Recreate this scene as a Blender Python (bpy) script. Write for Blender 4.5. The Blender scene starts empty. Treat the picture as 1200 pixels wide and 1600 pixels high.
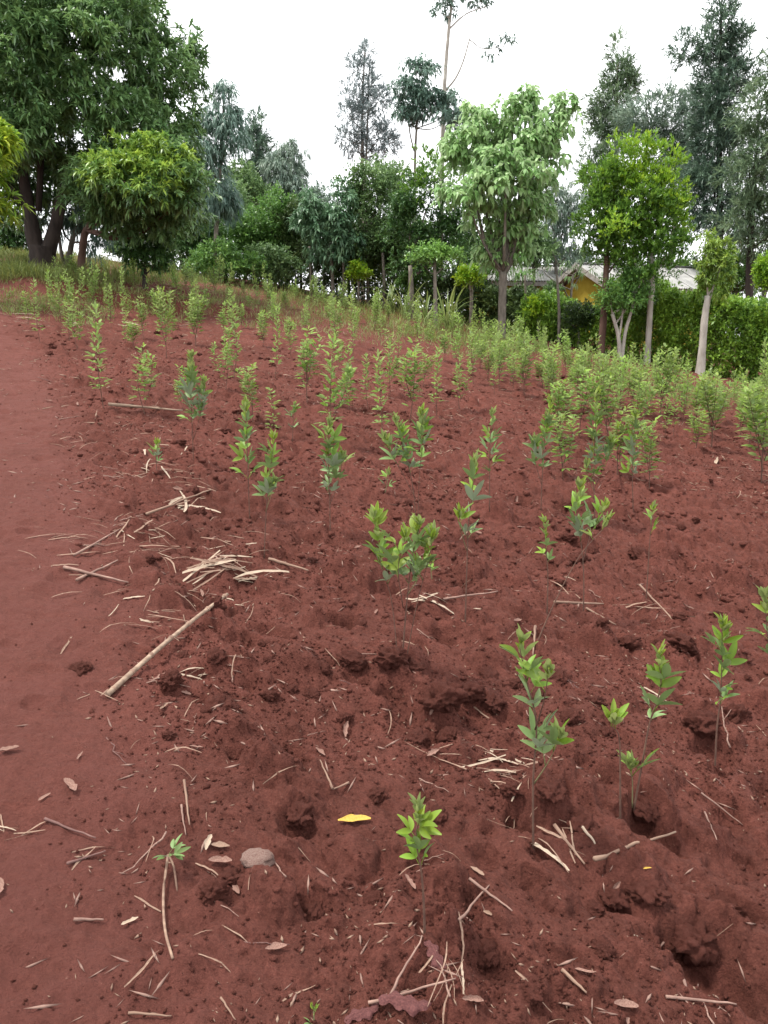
import bpy, math, random
import numpy as np
from mathutils import Vector, Matrix, Quaternion

# ------------------------------------------------------------------ camera, world, sun, exposure
SC = bpy.context.scene
COL = SC.collection
rng = np.random.default_rng(7)
random.seed(7)
F = 1200.0                       # focal length in photograph pixels (1200 x 1600)
PITCH = math.radians(13.1)       # camera looks down by this
CAM = np.array([0.0, 0.0, 1.5])

cam_data = bpy.data.cameras.new('camera')
cam_data.sensor_fit = 'VERTICAL'
cam_data.sensor_height = 36.0
cam_data.sensor_width = 36.0
cam_data.lens = F / 1600.0 * 36.0
cam_data.clip_start = 0.05
cam_data.clip_end = 3000
cam = bpy.data.objects.new('camera', cam_data)
COL.objects.link(cam)
cam.location = CAM
cam.rotation_euler = (math.pi / 2 - PITCH, 0, 0)
SC.camera = cam

SUN_EL, SUN_AZ = math.radians(66), math.radians(-85)     # azimuth from +Y (view direction), negative = left
world = bpy.data.worlds.new('World')
SC.world = world
world.use_nodes = True
wn, wl = world.node_tree.nodes, world.node_tree.links
wn.clear()
w_out = wn.new('ShaderNodeOutputWorld')
w_bg = wn.new('ShaderNodeBackground')
w_bg.inputs['Strength'].default_value = 0.13
w_sky = wn.new('ShaderNodeTexSky')
w_sky.sky_type = 'NISHITA'
w_sky.sun_disc = False
w_sky.sun_elevation = SUN_EL
w_sky.sun_rotation = SUN_AZ
w_sky.dust_density = 3.0
w_mix = wn.new('ShaderNodeMix')
w_mix.data_type = 'RGBA'
w_noise = wn.new('ShaderNodeTexNoise')
w_noise.inputs['Scale'].default_value = 1.6
w_noise.inputs['Detail'].default_value = 5
w_map = wn.new('ShaderNodeMapRange')
w_map.inputs['From Min'].default_value = 0.3
w_map.inputs['From Max'].default_value = 0.6
w_map.inputs['To Min'].default_value = 0.86
w_map.inputs['To Max'].default_value = 1.0
w_tc = wn.new('ShaderNodeTexCoord')
wl.new(w_tc.outputs['Generated'], w_noise.inputs['Vector'])
wl.new(w_noise.outputs['Fac'], w_map.inputs['Value'])
wl.new(w_map.outputs['Result'], w_mix.inputs['Factor'])
wl.new(w_sky.outputs['Color'], w_mix.inputs['A'])
w_mix.inputs['B'].default_value = (6.9, 7.0, 7.15, 1)       # even bright cloud layer over the sky
wl.new(w_mix.outputs['Result'], w_bg.inputs['Color'])
wl.new(w_bg.outputs['Background'], w_out.inputs['Surface'])

sun_data = bpy.data.lights.new('sun', 'SUN')
sun_data.energy = 2.2
sun_data.angle = math.radians(11)
sun_data.color = (1.0, 0.96, 0.88)
sun = bpy.data.objects.new('sun', sun_data)
COL.objects.link(sun)
sd = Vector((math.cos(SUN_EL) * math.sin(SUN_AZ), math.cos(SUN_EL) * math.cos(SUN_AZ), math.sin(SUN_EL)))
sun.rotation_euler = sd.to_track_quat('Z', 'Y').to_euler()
sun.location = (0, 0, 30)

SC.view_settings.view_transform = 'Standard'
SC.view_settings.look = 'None'
SC.view_settings.exposure = 1.25
SC.view_settings.gamma = 1.0
SC.view_settings.use_curve_mapping = False
SC.render.engine = 'CYCLES'
SC.cycles.max_bounces = 6
SC.cycles.diffuse_bounces = 3
SC.cycles.transmission_bounces = 3
SC.cycles.caustics_reflective = False
SC.cycles.caustics_refractive = False

# ------------------------------------------------------------------ pixel helpers
CP, SP = math.cos(PITCH), math.sin(PITCH)

def ray(px, py):
    u, v = (px - 600.0) / F, (800.0 - py) / F
    return np.array([u, CP + v * SP, -SP + v * CP])

def at(px, py, Y):
    """point on the pixel's ray at depth Y"""
    d = ray(px, py)
    return CAM + d * (Y / d[1])

def to_px(p):
    q = np.asarray(p, float) - CAM
    f = q[1] * CP - q[2] * SP
    r = q[0]
    u = q[1] * SP + q[2] * CP
    return 600 + F * r / f, 800 - F * u / f

# ------------------------------------------------------------------ noise
def _hash(ix, iy, s):
    n = (ix.astype(np.int64) * 374761393 + iy.astype(np.int64) * 668265263 + s * 1442695041) & 0x7fffffff
    n = ((n ^ (n >> 13)) * 1274126177) & 0x7fffffff
    return ((n ^ (n >> 16)) & 0xffff) / 65535.0

def vnoise(x, y, s=0):
    ix, iy = np.floor(x), np.floor(y)
    fx, fy = x - ix, y - iy
    fx, fy = fx * fx * fx * (fx * (fx * 6 - 15) + 10), fy * fy * fy * (fy * (fy * 6 - 15) + 10)
    a, b = _hash(ix, iy, s), _hash(ix + 1, iy, s)
    c, d = _hash(ix, iy + 1, s), _hash(ix + 1, iy + 1, s)
    return (a + (b - a) * fx) * (1 - fy) + (c + (d - c) * fx) * fy

def fbm(x, y, s=0, o=4):
    r, a, t = 0, 1.0, 0
    ca, sa = math.cos(.6), math.sin(.6)
    for i in range(o):
        r = r + a * vnoise(x, y, s + i * 17)
        t += a
        a *= .5
        x, y = (x * ca - y * sa) * 2.03 + 3.1, (x * sa + y * ca) * 2.03 + 1.7
    return r / t

def sstep(a, b, x):
    t = np.clip((x - a) / (b - a), 0, 1)
    return t * t * (3 - 2 * t)

# ------------------------------------------------------------------ terrain
def h_base(x, y):
    x = np.asarray(x, float)
    y = np.asarray(y, float)
    xs = np.clip(x, -40, 40)
    xs = np.where(np.abs(xs) > 14, np.sign(xs) * (14 + (np.abs(xs) - 14) * .25), xs)
    yy = np.clip(y, -40, 4000)
    ys = yy - np.logaddexp(0, (yy - 37) / 3.0) * 3.0 * 1.03
    ys = np.maximum(ys, 20)* (yy > 60) + ys * (yy <= 60)
    z = -0.14 * xs + 0.083 * ys
    bank = 0.34 * (sstep(17.0, 17.6, y + .5 * np.sin(x * .8) + .25 * np.sin(x * 2.3)) - .5) * sstep(-1.5, -4.5, x) * sstep(60, 20, y)
    return z + bank

def _ss(a, b, x):
    t = min(1., max(0., (x - a) / (b - a)))
    return t * t * (3 - 2 * t)

def hb(x, y):
    """scalar h_base"""
    xs = min(40., max(-40., x))
    if abs(xs) > 14:
        xs = math.copysign(14 + (abs(xs) - 14) * .25, xs)
    yy = min(4000., max(-40., y))
    e = (yy - 37) / 3.0
    ys = yy - (math.log1p(math.exp(e)) if e < 30 else e) * 3.09
    if yy > 60:
        ys = max(ys, 20)
    k = _ss(-1.5, -4.5, x) * _ss(60, 20, y)
    bank = .34 * (_ss(17.0, 17.6, y + .5 * math.sin(x * .8) + .25 * math.sin(x * 2.3)) - .5) * k if k else 0.
    return -0.14 * xs + 0.083 * ys + bank

def hit_base(px, py):
    d = ray(px, py)
    t0, t = 0.5, 0.5
    while t < 90:
        if CAM[2] + d[2] * t < hb(d[0] * t, d[1] * t):
            break
        t0 = t
        t *= 1.02
    for _ in range(14):
        m = (t0 + t) / 2
        if CAM[2] + d[2] * m < hb(d[0] * m, d[1] * m):
            t = m
        else:
            t0 = m
    return CAM + d * t

PATH_PX = [(20, 515), (60, 545), (110, 640), (140, 740), (175, 840), (190, 950), (230, 1080), (255, 1200), (290, 1350), (325, 1480), (345, 1600)]
_pp = sorted([tuple(hit_base(*p)[:2][::-1]) for p in PATH_PX])
_py, _pxx = np.array([p[0] for p in _pp]), np.array([p[1] for p in _pp])

def path_mask(x, y):
    b = np.interp(y, np.r_[-5, _py, 60], np.r_[_pxx[0] + .2, _pxx, _pxx[-1] - 14])
    b = b + .22 * (fbm(y * 1.3, x * .2, 5, 3) - .5)
    return sstep(b + .3, b - .35, x)

# dark hollows and lumps read off the photograph: (px, py, radius px, depth m)
HOLES = [(1008, 1283, 44, .13), (820, 1280, 34, .085), (690, 1150, 30, .075), (612, 1088, 26, .065), (1100, 1490, 60, .12),
         (1158, 1425, 34, .09), (468, 1280, 30, .05), (1070, 1300, 30, .06), (1165, 1310, 32, .05), (330, 985, 26, .07), (415, 975, 24, .06),
         (815, 775, 18, .09), (1045, 722, 20, .07), (905, 777, 18, .07), (1015, 1480, 26, .05), (980, 1395, 40, .05), (490, 1405, 28, .04),
         (1115, 1170, 34, .06), (1000, 880, 22, .05), (760, 1330, 26, .04), (860, 880, 18, .05), (640, 1000, 30, .05), (555, 1060, 20, .05),
         (1180, 815, 22, .06), (1075, 840, 16, .06), (880, 1000, 20, .05), (730, 870, 20, .05), (290, 720, 14, .05), (300, 800, 14, .05),
         (700, 1075, 24, .05), (1145, 1270, 26, .05), (790, 1120, 22, .04), (330, 1110, 20, .03), (830, 640, 14, .06), (940, 640, 14, .06)]
LUMPS = [(690, 1118, 34, .075), (612, 1066, 30, .06), (640, 1040, 40, .05), (820, 1252, 38, .06), (1008, 1240, 44, .05), (345, 1100, 26, .045),
         (1095, 1440, 60, .05), (465, 1262, 28, .035), (1110, 1140, 44, .05), (745, 1085, 38, .05), (985, 1375, 50, .04), (270, 1075, 28, .03),
         (870, 1270, 40, .04), (665, 1400, 60, .05), (335, 962, 24, .05), (1060, 1010, 40, .05), (900, 1120, 60, .035), (940, 1330, 60, .03)]

_hl = []
for (px, py, rp, dep) in HOLES:
    p = hit_base(px, py)
    _hl.append((p[0], p[1], rp / F * np.linalg.norm(p - CAM), -dep, 1))
for (px, py, rp, dep) in LUMPS:
    p = hit_base(px, py)
    _hl.append((p[0], p[1], rp / F * np.linalg.norm(p - CAM), dep, 0))
# random hollows and lumps over the whole field
for i in range(13000):
    yy = 1.0 + 20 * rng.random() ** .95
    xx = (rng.random() * 2 - 1) * (.75 * yy + 1.5)
    up = rng.random() < .6
    r = rng.uniform(.015, .045) if rng.random() < .7 else rng.uniform(.045, .10)
    _hl.append((xx, yy, r, (r * rng.uniform(.3, .8)) * (1 if up else -.9), 2))

# scuffs and old footprints on the path
for i in range(700):
    yy = 1.0 + 14 * rng.random() ** 1.1
    xx = float(np.interp(yy, _py, _pxx)) - rng.uniform(-.1, 2.2)
    _hl.append((xx, yy, rng.uniform(.03, .11), -rng.uniform(.005, .020), 3))
# soil heaped round the foot of the near plants, with a small dip at the stem
for (px, py) in [(664, 1460), (834, 1325), (970, 1285), (990, 1266), (1118, 1200), (628, 1022), (727, 972), (912, 962), (836, 1005), (855, 962), (1010, 935), (412, 872), (390, 812), (516, 832), (652, 835),
                 (765, 800), (845, 800), (930, 815), (990, 800), (302, 722), (227, 652), (162, 640), (520, 690), (598, 690), (640, 660), (480, 630)]:
    p = hit_base(px, py)
    r = np.linalg.norm(p - CAM) / F
    _hl.append((p[0], p[1], .13, .028, 0))
    _hl.append((p[0] + .02, p[1] - .01, .045, -.045, 1))
# polar grid: fine in front of the camera, coarse elsewhere
rr = np.concatenate([[.05, .2, .35, .5, .6], .7 * np.exp(np.arange(0, 895) * .0042), 31 * np.exp(np.arange(0, 48) * .06)])
HALF = math.radians(40)
th_f = np.linspace(-HALF, HALF, 570)
th_c = np.linspace(HALF, 2 * math.pi - HALF, 62)[1:-1]
th = np.concatenate([th_f, th_c])           # angle from +Y toward +X
NR, NT = len(rr), len(th)
GX = rr[:, None] * np.sin(th)[None, :]
GY = rr[:, None] * np.cos(th)[None, :]
PM = path_mask(GX, GY)
FM = (1 - PM)
fade = 1.0 - sstep(24, 34, np.hypot(GX, GY))
amp = (.12 + .88 * FM) * fade
GZ = h_base(GX, GY)
GZ = GZ + .10 * (fbm(GX * .35, GY * .35, 3, 3) - .5) * np.clip(np.hypot(GX, GY) - 2, 0, 6) / 6
n1 = fbm(GX * 2.2 + .6 * vnoise(GX * 3, GY * 3, 91), GY * 2.2, 11, 4)
n2 = np.abs(fbm(GX * 7.5, GY * 7.5, 23, 3) - .5) * 2
n3 = fbm(GX * 26, GY * 26, 31, 3)
n4 = fbm(GX * 80, GY * 80, 41, 2)
n5 = np.abs(fbm(GX * 15, GY * 15, 61, 3) - .5) * 2
nearf = .42 + .58 * sstep(2.4, 5.5, np.hypot(GX, GY))      # fine crumbs near the camera are separate pieces
GZ = GZ + amp * (.10 * (n1 - .5) + nearf * (.045 * (.5 - n2) - .05 * n5 * (n1 + .2) + .040 * (n3 - .5) + .022 * (n4 - .5)))
GZ = GZ + PM * fade * (.016 * (fbm(GX * 3, GY * 3, 53, 3) - .5) + .012 * (n3 - .5) * (.3 + fbm(GX * 1.7, GY * 1.7, 73, 2)) + .006 * (n4 - .5) - .02 * np.clip(fbm(GX * 5, GY * 5, 83, 3) - .62, 0, 1))
for (hx, hy, hr, hd, kind) in _hl:
    ra, ta = math.hypot(hx, hy), math.atan2(hx, hy)
    e = hr * 1.7
    i0, i1 = np.searchsorted(rr, ra - e), np.searchsorted(rr, ra + e)
    j0, j1 = np.searchsorted(th_f, ta - e / ra), np.searchsorted(th_f, ta + e / ra)
    if i1 <= i0 or j1 <= j0:
        continue
    sx, sy = GX[i0:i1, j0:j1] - hx, GY[i0:i1, j0:j1] - hy
    wob = 1 + .55 * (vnoise(sx / hr * 1.3 + hx * 9, sy / hr * 1.3 + hy * 7, 3) - .5) + .25 * (vnoise(sx / hr * 4 + hx, sy / hr * 4, 9) - .5)
    q = np.hypot(sx, sy) / (hr * wob)
    k = np.clip(1 - q ** (2 if hy < 3.5 and kind == 2 else 3), 0, 1) if hd < 0 else np.clip(1 - q * q, 0, 1) ** (.85 if kind < 2 else (.85 if hy < 3.5 else .55))
    m = 1.0 if kind < 2 else (FM if kind == 2 else PM)[i0:i1, j0:j1]
    GZ[i0:i1, j0:j1] += hd * k * m * (.85 if kind == 1 else 1.0)

def h(x, y):
    """height of the finished ground surface"""
    r, t = math.hypot(x, y), math.atan2(x, y)
    if abs(t) >= HALF or r >= rr[-2]:
        return hb(x, y)
    i = min(max(np.searchsorted(rr, r) - 1, 0), NR - 2)
    j = min(max(np.searchsorted(th_f, t) - 1, 0), len(th_f) - 2)
    a, b = (r - rr[i]) / (rr[i + 1] - rr[i]), (t - th_f[j]) / (th_f[j + 1] - th_f[j])
    return float((GZ[i, j] * (1 - b) + GZ[i, j + 1] * b) * (1 - a) + (GZ[i + 1, j] * (1 - b) + GZ[i + 1, j + 1] * b) * a)

def hv(x, y):
    """h for arrays inside the fine sector"""
    r, t = np.hypot(x, y), np.arctan2(x, y)
    i = np.clip(np.searchsorted(rr, r) - 1, 0, NR - 2)
    j = np.clip(np.searchsorted(th_f, t) - 1, 0, len(th_f) - 2)
    a, b = (r - rr[i]) / (rr[i + 1] - rr[i]), (t - th_f[j]) / (th_f[j + 1] - th_f[j])
    return (GZ[i, j] * (1 - b) + GZ[i, j + 1] * b) * (1 - a) + (GZ[i + 1, j] * (1 - b) + GZ[i + 1, j + 1] * b) * a

def hit(px, py):
    p = hit_base(px, py)
    d = ray(px, py)
    for _ in range(6):
        dz = h(p[0], p[1]) - p[2]
        p = p + d / np.linalg.norm(d) * (-dz * .8 / max(.2, -d[2] / np.linalg.norm(d) + .15))
    return np.array([p[0], p[1], h(p[0], p[1])])

def nrm(x, y, e=.04):
    v = Vector((h(x - e, y) - h(x + e, y), h(x, y - e) - h(x, y + e), 2 * e))
    return v.normalized()

# ------------------------------------------------------------------ materials
def nt(name):
    m = bpy.data.materials.new(name)
    m.use_nodes = True
    t = m.node_tree
    b = t.nodes['Principled BSDF']
    return m, t.nodes, t.links, b

def mixc(n, l, fac, a, b):
    x = n.new('ShaderNodeMix')
    x.data_type = 'RGBA'
    for key, v in (('Factor', fac), ('A', a), ('B', b)):
        if isinstance(v, (int, float)):
            x.inputs[key].default_value = v
        elif isinstance(v, tuple):
            x.inputs[key].default_value = (*v, 1)
        else:
            l.new(v, x.inputs[key])
    return x.outputs['Result']

def noise(n, l, scale, detail=4, coord='Object', rough=.6):
    c = n.new('ShaderNodeTexCoord')
    x = n.new('ShaderNodeTexNoise')
    x.inputs['Scale'].default_value = scale
    x.inputs['Detail'].default_value = detail
    x.inputs['Roughness'].default_value = rough
    l.new(c.outputs[coord], x.inputs['Vector'])
    return x.outputs['Fac']

def maprange(n, l, v, a, b, c=0., d=1.):
    x = n.new('ShaderNodeMapRange')
    l.new(v, x.inputs['Value'])
    x.inputs['From Min'].default_value, x.inputs['From Max'].default_value = a, b
    x.inputs['To Min'].default_value, x.inputs['To Max'].default_value = c, d
    return x.outputs['Result']

def soil_material(name, dark, mid, light, spec=True):
    m, n, l, b = nt(name)
    big = maprange(n, l, noise(n, l, 1.1, 5), .35, .68)
    fine = maprange(n, l, noise(n, l, 17, 9, rough=.75), .36, .64)
    crumb = maprange(n, l, noise(n, l, 130, 4, rough=.7), .35, .68)
    col = mixc(n, l, big, tuple(a * .55 + b_ * .45 for a, b_ in zip(dark, mid)), mid)
    col = mixc(n, l, fine, mixc(n, l, .75, col, dark), col)
    col = mixc(n, l, crumb, mixc(n, l, .4, col, dark), mixc(n, l, .16, col, (.30, .12, .085)))
    if spec:
        at_ = n.new('ShaderNodeAttribute')
        at_.attribute_name = 'path'
        pn = maprange(n, l, noise(n, l, 5, 8, rough=.7), .35, .65, .25, .95)
        mu = n.new('ShaderNodeMath')
        mu.operation = 'MULTIPLY'
        l.new(at_.outputs['Fac'], mu.inputs[0])
        l.new(pn, mu.inputs[1])
        col = mixc(n, l, mu.outputs[0], col, light)
        fl = maprange(n, l, noise(n, l, 95, 3), .70, .76, 0, .35)
        col = mixc(n, l, fl, col, (.42, .25, .19))
    l.new(col, b.inputs['Base Color'])
    b.inputs['Roughness'].default_value = .95
    b.inputs['Specular IOR Level'].default_value = .15
    bp = n.new('ShaderNodeBump')
    bp.inputs['Strength'].default_value = .85
    bp.inputs['Distance'].default_value = .02
    l.new(noise(n, l, 95, 8, rough=.75), bp.inputs['Height'])
    bp2 = n.new('ShaderNodeBump')
    bp2.inputs['Strength'].default_value = .6
    bp2.inputs['Distance'].default_value = .045
    l.new(noise(n, l, 24, 6, rough=.65), bp2.inputs['Height'])
    l.new(bp2.outputs['Normal'], bp.inputs['Normal'])
    l.new(bp.outputs['Normal'], b.inputs['Normal'])
    return m

M = {}
M['soil'] = soil_material('red_soil', (.062, .0185, .0130), (.182, .0570, .0430), (.136, .0465, .0370))
M['clod'] = soil_material('soil_clod', (.080, .026, .022), (.140, .046, .040), (.2, .07, .06), False)

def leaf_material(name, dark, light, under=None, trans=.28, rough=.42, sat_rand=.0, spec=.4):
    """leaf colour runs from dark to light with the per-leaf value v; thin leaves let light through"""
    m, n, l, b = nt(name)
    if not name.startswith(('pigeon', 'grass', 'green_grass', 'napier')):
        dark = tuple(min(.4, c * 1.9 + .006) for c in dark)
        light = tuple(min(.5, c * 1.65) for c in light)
    a = n.new('ShaderNodeAttribute')
    a.attribute_name = 'v'
    col = mixc(n, l, a.outputs['Fac'], dark, light)
    if sat_rand:
        oi = n.new('ShaderNodeObjectInfo')
        hs = n.new('ShaderNodeHueSaturation')
        l.new(maprange(n, l, oi.outputs['Random'], 0, 1, 1 - sat_rand, 1 + sat_rand), hs.inputs['Value'])
        l.new(maprange(n, l, oi.outputs['Random'], 0, 1, .485, .51), hs.inputs['Hue'])
        l.new(col, hs.inputs['Color'])
        col = hs.outputs['Color']
    if under:
        g = n.new('ShaderNodeNewGeometry')
        col = mixc(n, l, g.outputs['Backfacing'], col, under)
    l.new(col, b.inputs['Base Color'])
    b.inputs['Roughness'].default_value = rough
    b.inputs['Specular IOR Level'].default_value = spec
    tr = n.new('ShaderNodeBsdfTranslucent')
    hs2 = n.new('ShaderNodeHueSaturation')
    hs2.inputs['Hue'].default_value = .485
    hs2.inputs['Value'].default_value = 1.5
    l.new(col, hs2.inputs['Color'])
    l.new(hs2.outputs['Color'], tr.inputs['Color'])
    mx = n.new('ShaderNodeMixShader')
    mx.inputs[0].default_value = trans
    l.new(b.outputs[0], mx.inputs[1])
    l.new(tr.outputs[0], mx.inputs[2])
    l.new(mx.outputs[0], n['Material Output'].inputs['Surface'])
    return m

def plain(name, c1, c2, scale=8, rough=.85, bump=.3, dist=.01, stretch=None):
    m, n, l, b = nt(name)
    c = n.new('ShaderNodeTexCoord')
    x = n.new('ShaderNodeTexNoise')
    x.inputs['Scale'].default_value = scale
    x.inputs['Detail'].default_value = 6
    if stretch:
        mp = n.new('ShaderNodeMapping')
        mp.inputs['Scale'].default_value = stretch
        l.new(c.outputs['Object'], mp.inputs['Vector'])
        l.new(mp.outputs[0], x.inputs['Vector'])
    else:
        l.new(c.outputs['Object'], x.inputs['Vector'])
    f = maprange(n, l, x.outputs['Fac'], .3, .7)
    l.new(mixc(n, l, f, c1, c2), b.inputs['Base Color'])
    b.inputs['Roughness'].default_value = rough
    b.inputs['Specular IOR Level'].default_value = .25
    if bump:
        bp = n.new('ShaderNodeBump')
        bp.inputs['Strength'].default_value = bump
        bp.inputs['Distance'].default_value = dist
        l.new(x.outputs['Fac'], bp.inputs['Height'])
        l.new(bp.outputs['Normal'], b.inputs['Normal'])
    return m

M['mango'] = leaf_material('mango_leaf', (.032, .072, .024), (.135, .225, .080), rough=.34, trans=.28, spec=.5)
M['mango_flush'] = leaf_material('mango_flush_leaf', (.042, .095, .016), (.215, .310, .045), rough=.4, trans=.3)
M['mango_yellow'] = leaf_material('mango_yellow_leaf', (.07, .14, .012), (.25, .36, .03), rough=.4, trans=.35)
M['dark'] = leaf_material('dark_green_leaf', (.018, .050, .013), (.070, .140, .034), trans=.2)
M['euc'] = leaf_material('eucalyptus_leaf', (.040, .075, .058), (.120, .180, .140), trans=.22)  # blue-green leaf, lightened in colour for sky glare round the umbrella crown
M['grev'] = leaf_material('grevillea_leaf', (.044, .074, .040), (.145, .200, .112), trans=.22)  # tone lifted to put the far haze into the leaf colour
M['grevdark'] = leaf_material('dark_grevillea_leaf', (.032, .058, .042), (.115, .168, .115), trans=.2)  # lightened and blued for the veil of haze on far trees
M['grevgrey'] = leaf_material('grey_grevillea_leaf', (.060, .090, .070), (.160, .205, .150), trans=.25)
M['tall'] = leaf_material('hazy_conifer_leaf', (.085, .110, .110), (.180, .215, .215), trans=.2)  # sky glare and haze painted in: leaves paler and bluer than their own green
M['bush'] = leaf_material('bush_leaf', (.034, .085, .018), (.125, .230, .050), trans=.25)
M['bluish'] = leaf_material('bluish_leaf', (.034, .078, .038), (.135, .220, .120), trans=.22)
M['shrubgrey'] = leaf_material('grey_green_leaf', (.042, .082, .028), (.145, .220, .085), trans=.22)
M['citrus'] = leaf_material('citrus_leaf', (.030, .075, .010), (.120, .225, .034), trans=.28, rough=.36)
M['bright'] = leaf_material('bright_citrus_leaf', (.055, .125, .008), (.200, .320, .028), trans=.3, rough=.36)
M['pale'] = leaf_material('pale_broad_leaf', (.085, .170, .048), (.215, .335, .135), under=(.28, .40, .21), trans=.36, rough=.4)
M['pollard'] = leaf_material('pollard_leaf', (.055, .105, .014), (.190, .260, .045), trans=.28)
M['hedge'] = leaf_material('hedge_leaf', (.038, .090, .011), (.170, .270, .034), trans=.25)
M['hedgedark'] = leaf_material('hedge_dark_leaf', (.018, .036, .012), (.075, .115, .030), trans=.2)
M['yellowgreen'] = leaf_material('yellow_green_leaf', (.08, .17, .01), (.24, .40, .02), trans=.3)
M['pea'] = leaf_material('pigeon_pea_leaf', (.088, .172, .011), (.180, .280, .027), under=(.13, .20, .07), trans=.25, rough=.5, sat_rand=.22)
M['pea_old'] = leaf_material('pigeon_pea_old_leaf', (.092, .168, .040), (.160, .235, .085), under=(.19, .24, .15), trans=.2, rough=.5, sat_rand=.2)
M['pea_young'] = leaf_material('pigeon_pea_young_leaf', (.130, .220, .018), (.21, .29, .035), under=(.21, .27, .09), trans=.32, rough=.5, sat_rand=.15)
M['pea_far'] = leaf_material('pigeon_pea_foliage', (.100, .190, .018), (.235, .355, .058), under=(.19, .27, .09), trans=.36, rough=.55, sat_rand=.14)
M['grass'] = leaf_material('grass_blade', (.10, .15, .035), (.25, .25, .10), trans=.28, rough=.6)
M['grassgreen'] = leaf_material('green_grass_blade', (.09, .14, .03), (.22, .25, .07), trans=.28, rough=.6)
M['napier'] = leaf_material('napier_blade', (.13, .20, .05), (.30, .36, .13), trans=.28, rough=.5)
M['stem'] = plain('pea_stem', (.085, .045, .035), (.15, .085, .06), 30, bump=0)
M['stemgreen'] = plain('pea_green_stem', (.13, .13, .06), (.20, .17, .09), 30, bump=0)
M['bark'] = plain('dark_bark', (.022, .017, .015), (.060, .046, .038), 9, bump=.6, dist=.03, stretch=(1, 1, .3))
M['barkred'] = plain('reddish_bark', (.07, .038, .028), (.15, .09, .07), 9, bump=.6, dist=.03, stretch=(1, 1, .3))
M['barkgrey'] = plain('grey_bark', (.10, .088, .072), (.23, .20, .165), 10, bump=.5, dist=.02, stretch=(1, 1, .4))
M['barkpale'] = plain('pale_bark', (.26, .235, .20), (.46, .43, .38), 7, bump=.3, dist=.02, stretch=(1, 1, .4))
M['straw'] = plain('dry_maize_leaf', (.145, .082, .060), (.29, .195, .14), 22, bump=.25, dist=.003, stretch=(.4, 3, 3))
M['strawpale'] = plain('pale_husk', (.24, .175, .125), (.40, .315, .24), 22, bump=.25, dist=.003, stretch=(.4, 3, 3))
M['twig'] = plain('dry_twig', (.14, .08, .065), (.30, .19, .15), 26, bump=.4, dist=.003)
M['twigdark'] = plain('dark_twig', (.09, .045, .04), (.18, .10, .085), 26, bump=.4, dist=.003)
M['stalk'] = plain('maize_stalk', (.17, .112, .080), (.33, .24, .175), 14, bump=.3, dist=.004, stretch=(.6, 4, 4))
M['stalknode'] = plain('maize_stalk_node', (.13, .075, .055), (.28, .18, .13), 20, bump=.2)
M['deadleaf'] = plain('dead_leaf', (.13, .062, .050), (.25, .150, .115), 18, bump=.3, dist=.004)
M['reddead'] = plain('red_dead_leaf', (.060, .020, .020), (.125, .046, .042), 25, bump=.5, dist=.006)
M['yellow'] = plain('yellow_leaf', (.34, .20, .03), (.44, .30, .06), 18, rough=.5, bump=.2, dist=.003)
M['stone'] = plain('grey_stone', (.11, .052, .042), (.21, .145, .12), 14, bump=.6, dist=.01)
M['yellowwall'] = plain('yellow_plaster', (.38, .28, .03), (.46, .35, .05), 4, bump=.15)
M['tin'] = plain('white_tin_roof', (.20, .20, .195), (.38, .375, .36), 3, rough=.45, bump=0)
M['fascia'] = plain('grey_fascia_board', (.22, .20, .18), (.38, .35, .32), 6, bump=.2)
M['glass'] = plain('dark_window_glass', (.02, .025, .03), (.04, .045, .05), 3, rough=.1, bump=0)
M['post'] = M['barkgrey']

# ------------------------------------------------------------------ mesh helpers
def fast_mesh(name, V, Fa, attr=None, smooth=False):
    V = np.ascontiguousarray(V, np.float32)
    Fa = np.ascontiguousarray(Fa, np.int32)
    k = Fa.shape[1]
    me = bpy.data.meshes.new(name)
    me.vertices.add(len(V))
    me.vertices.foreach_set('co', V.ravel())
    me.loops.add(Fa.size)
    me.loops.foreach_set('vertex_index', Fa.ravel())
    me.polygons.add(len(Fa))
    me.polygons.foreach_set('loop_start', np.arange(0, Fa.size, k, dtype=np.int32))
    me.polygons.foreach_set('loop_total', np.full(len(Fa), k, np.int32))
    if smooth:
        me.polygons.foreach_set('use_smooth', np.ones(len(Fa), bool))
    if attr:
        for an, av in attr.items():
            a = me.attributes.new(an, 'FLOAT', 'POINT')
            a.data.foreach_set('value', np.ascontiguousarray(av, np.float32))
    me.update(calc_edges=True)
    return me

def ob(name, me, mat=None, parent=None, loc=None):
    if mat is not None and not me.materials:
        me.materials.append(mat)
    o = bpy.data.objects.new(name, me)
    COL.objects.link(o)
    if parent is not None:
        o.parent = parent
    if loc is not None:
        o.location = loc
    return o

def tag(o, label, cat, group=None):
    o['label'] = label
    o['category'] = cat
    if group:
        o['group'] = group
    return o

def empty(name, loc, label, cat, group=None):
    o = bpy.data.objects.new(name, None)
    o.empty_display_size = .1
    COL.objects.link(o)
    o.location = loc
    return tag(o, label, cat, group)

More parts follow.
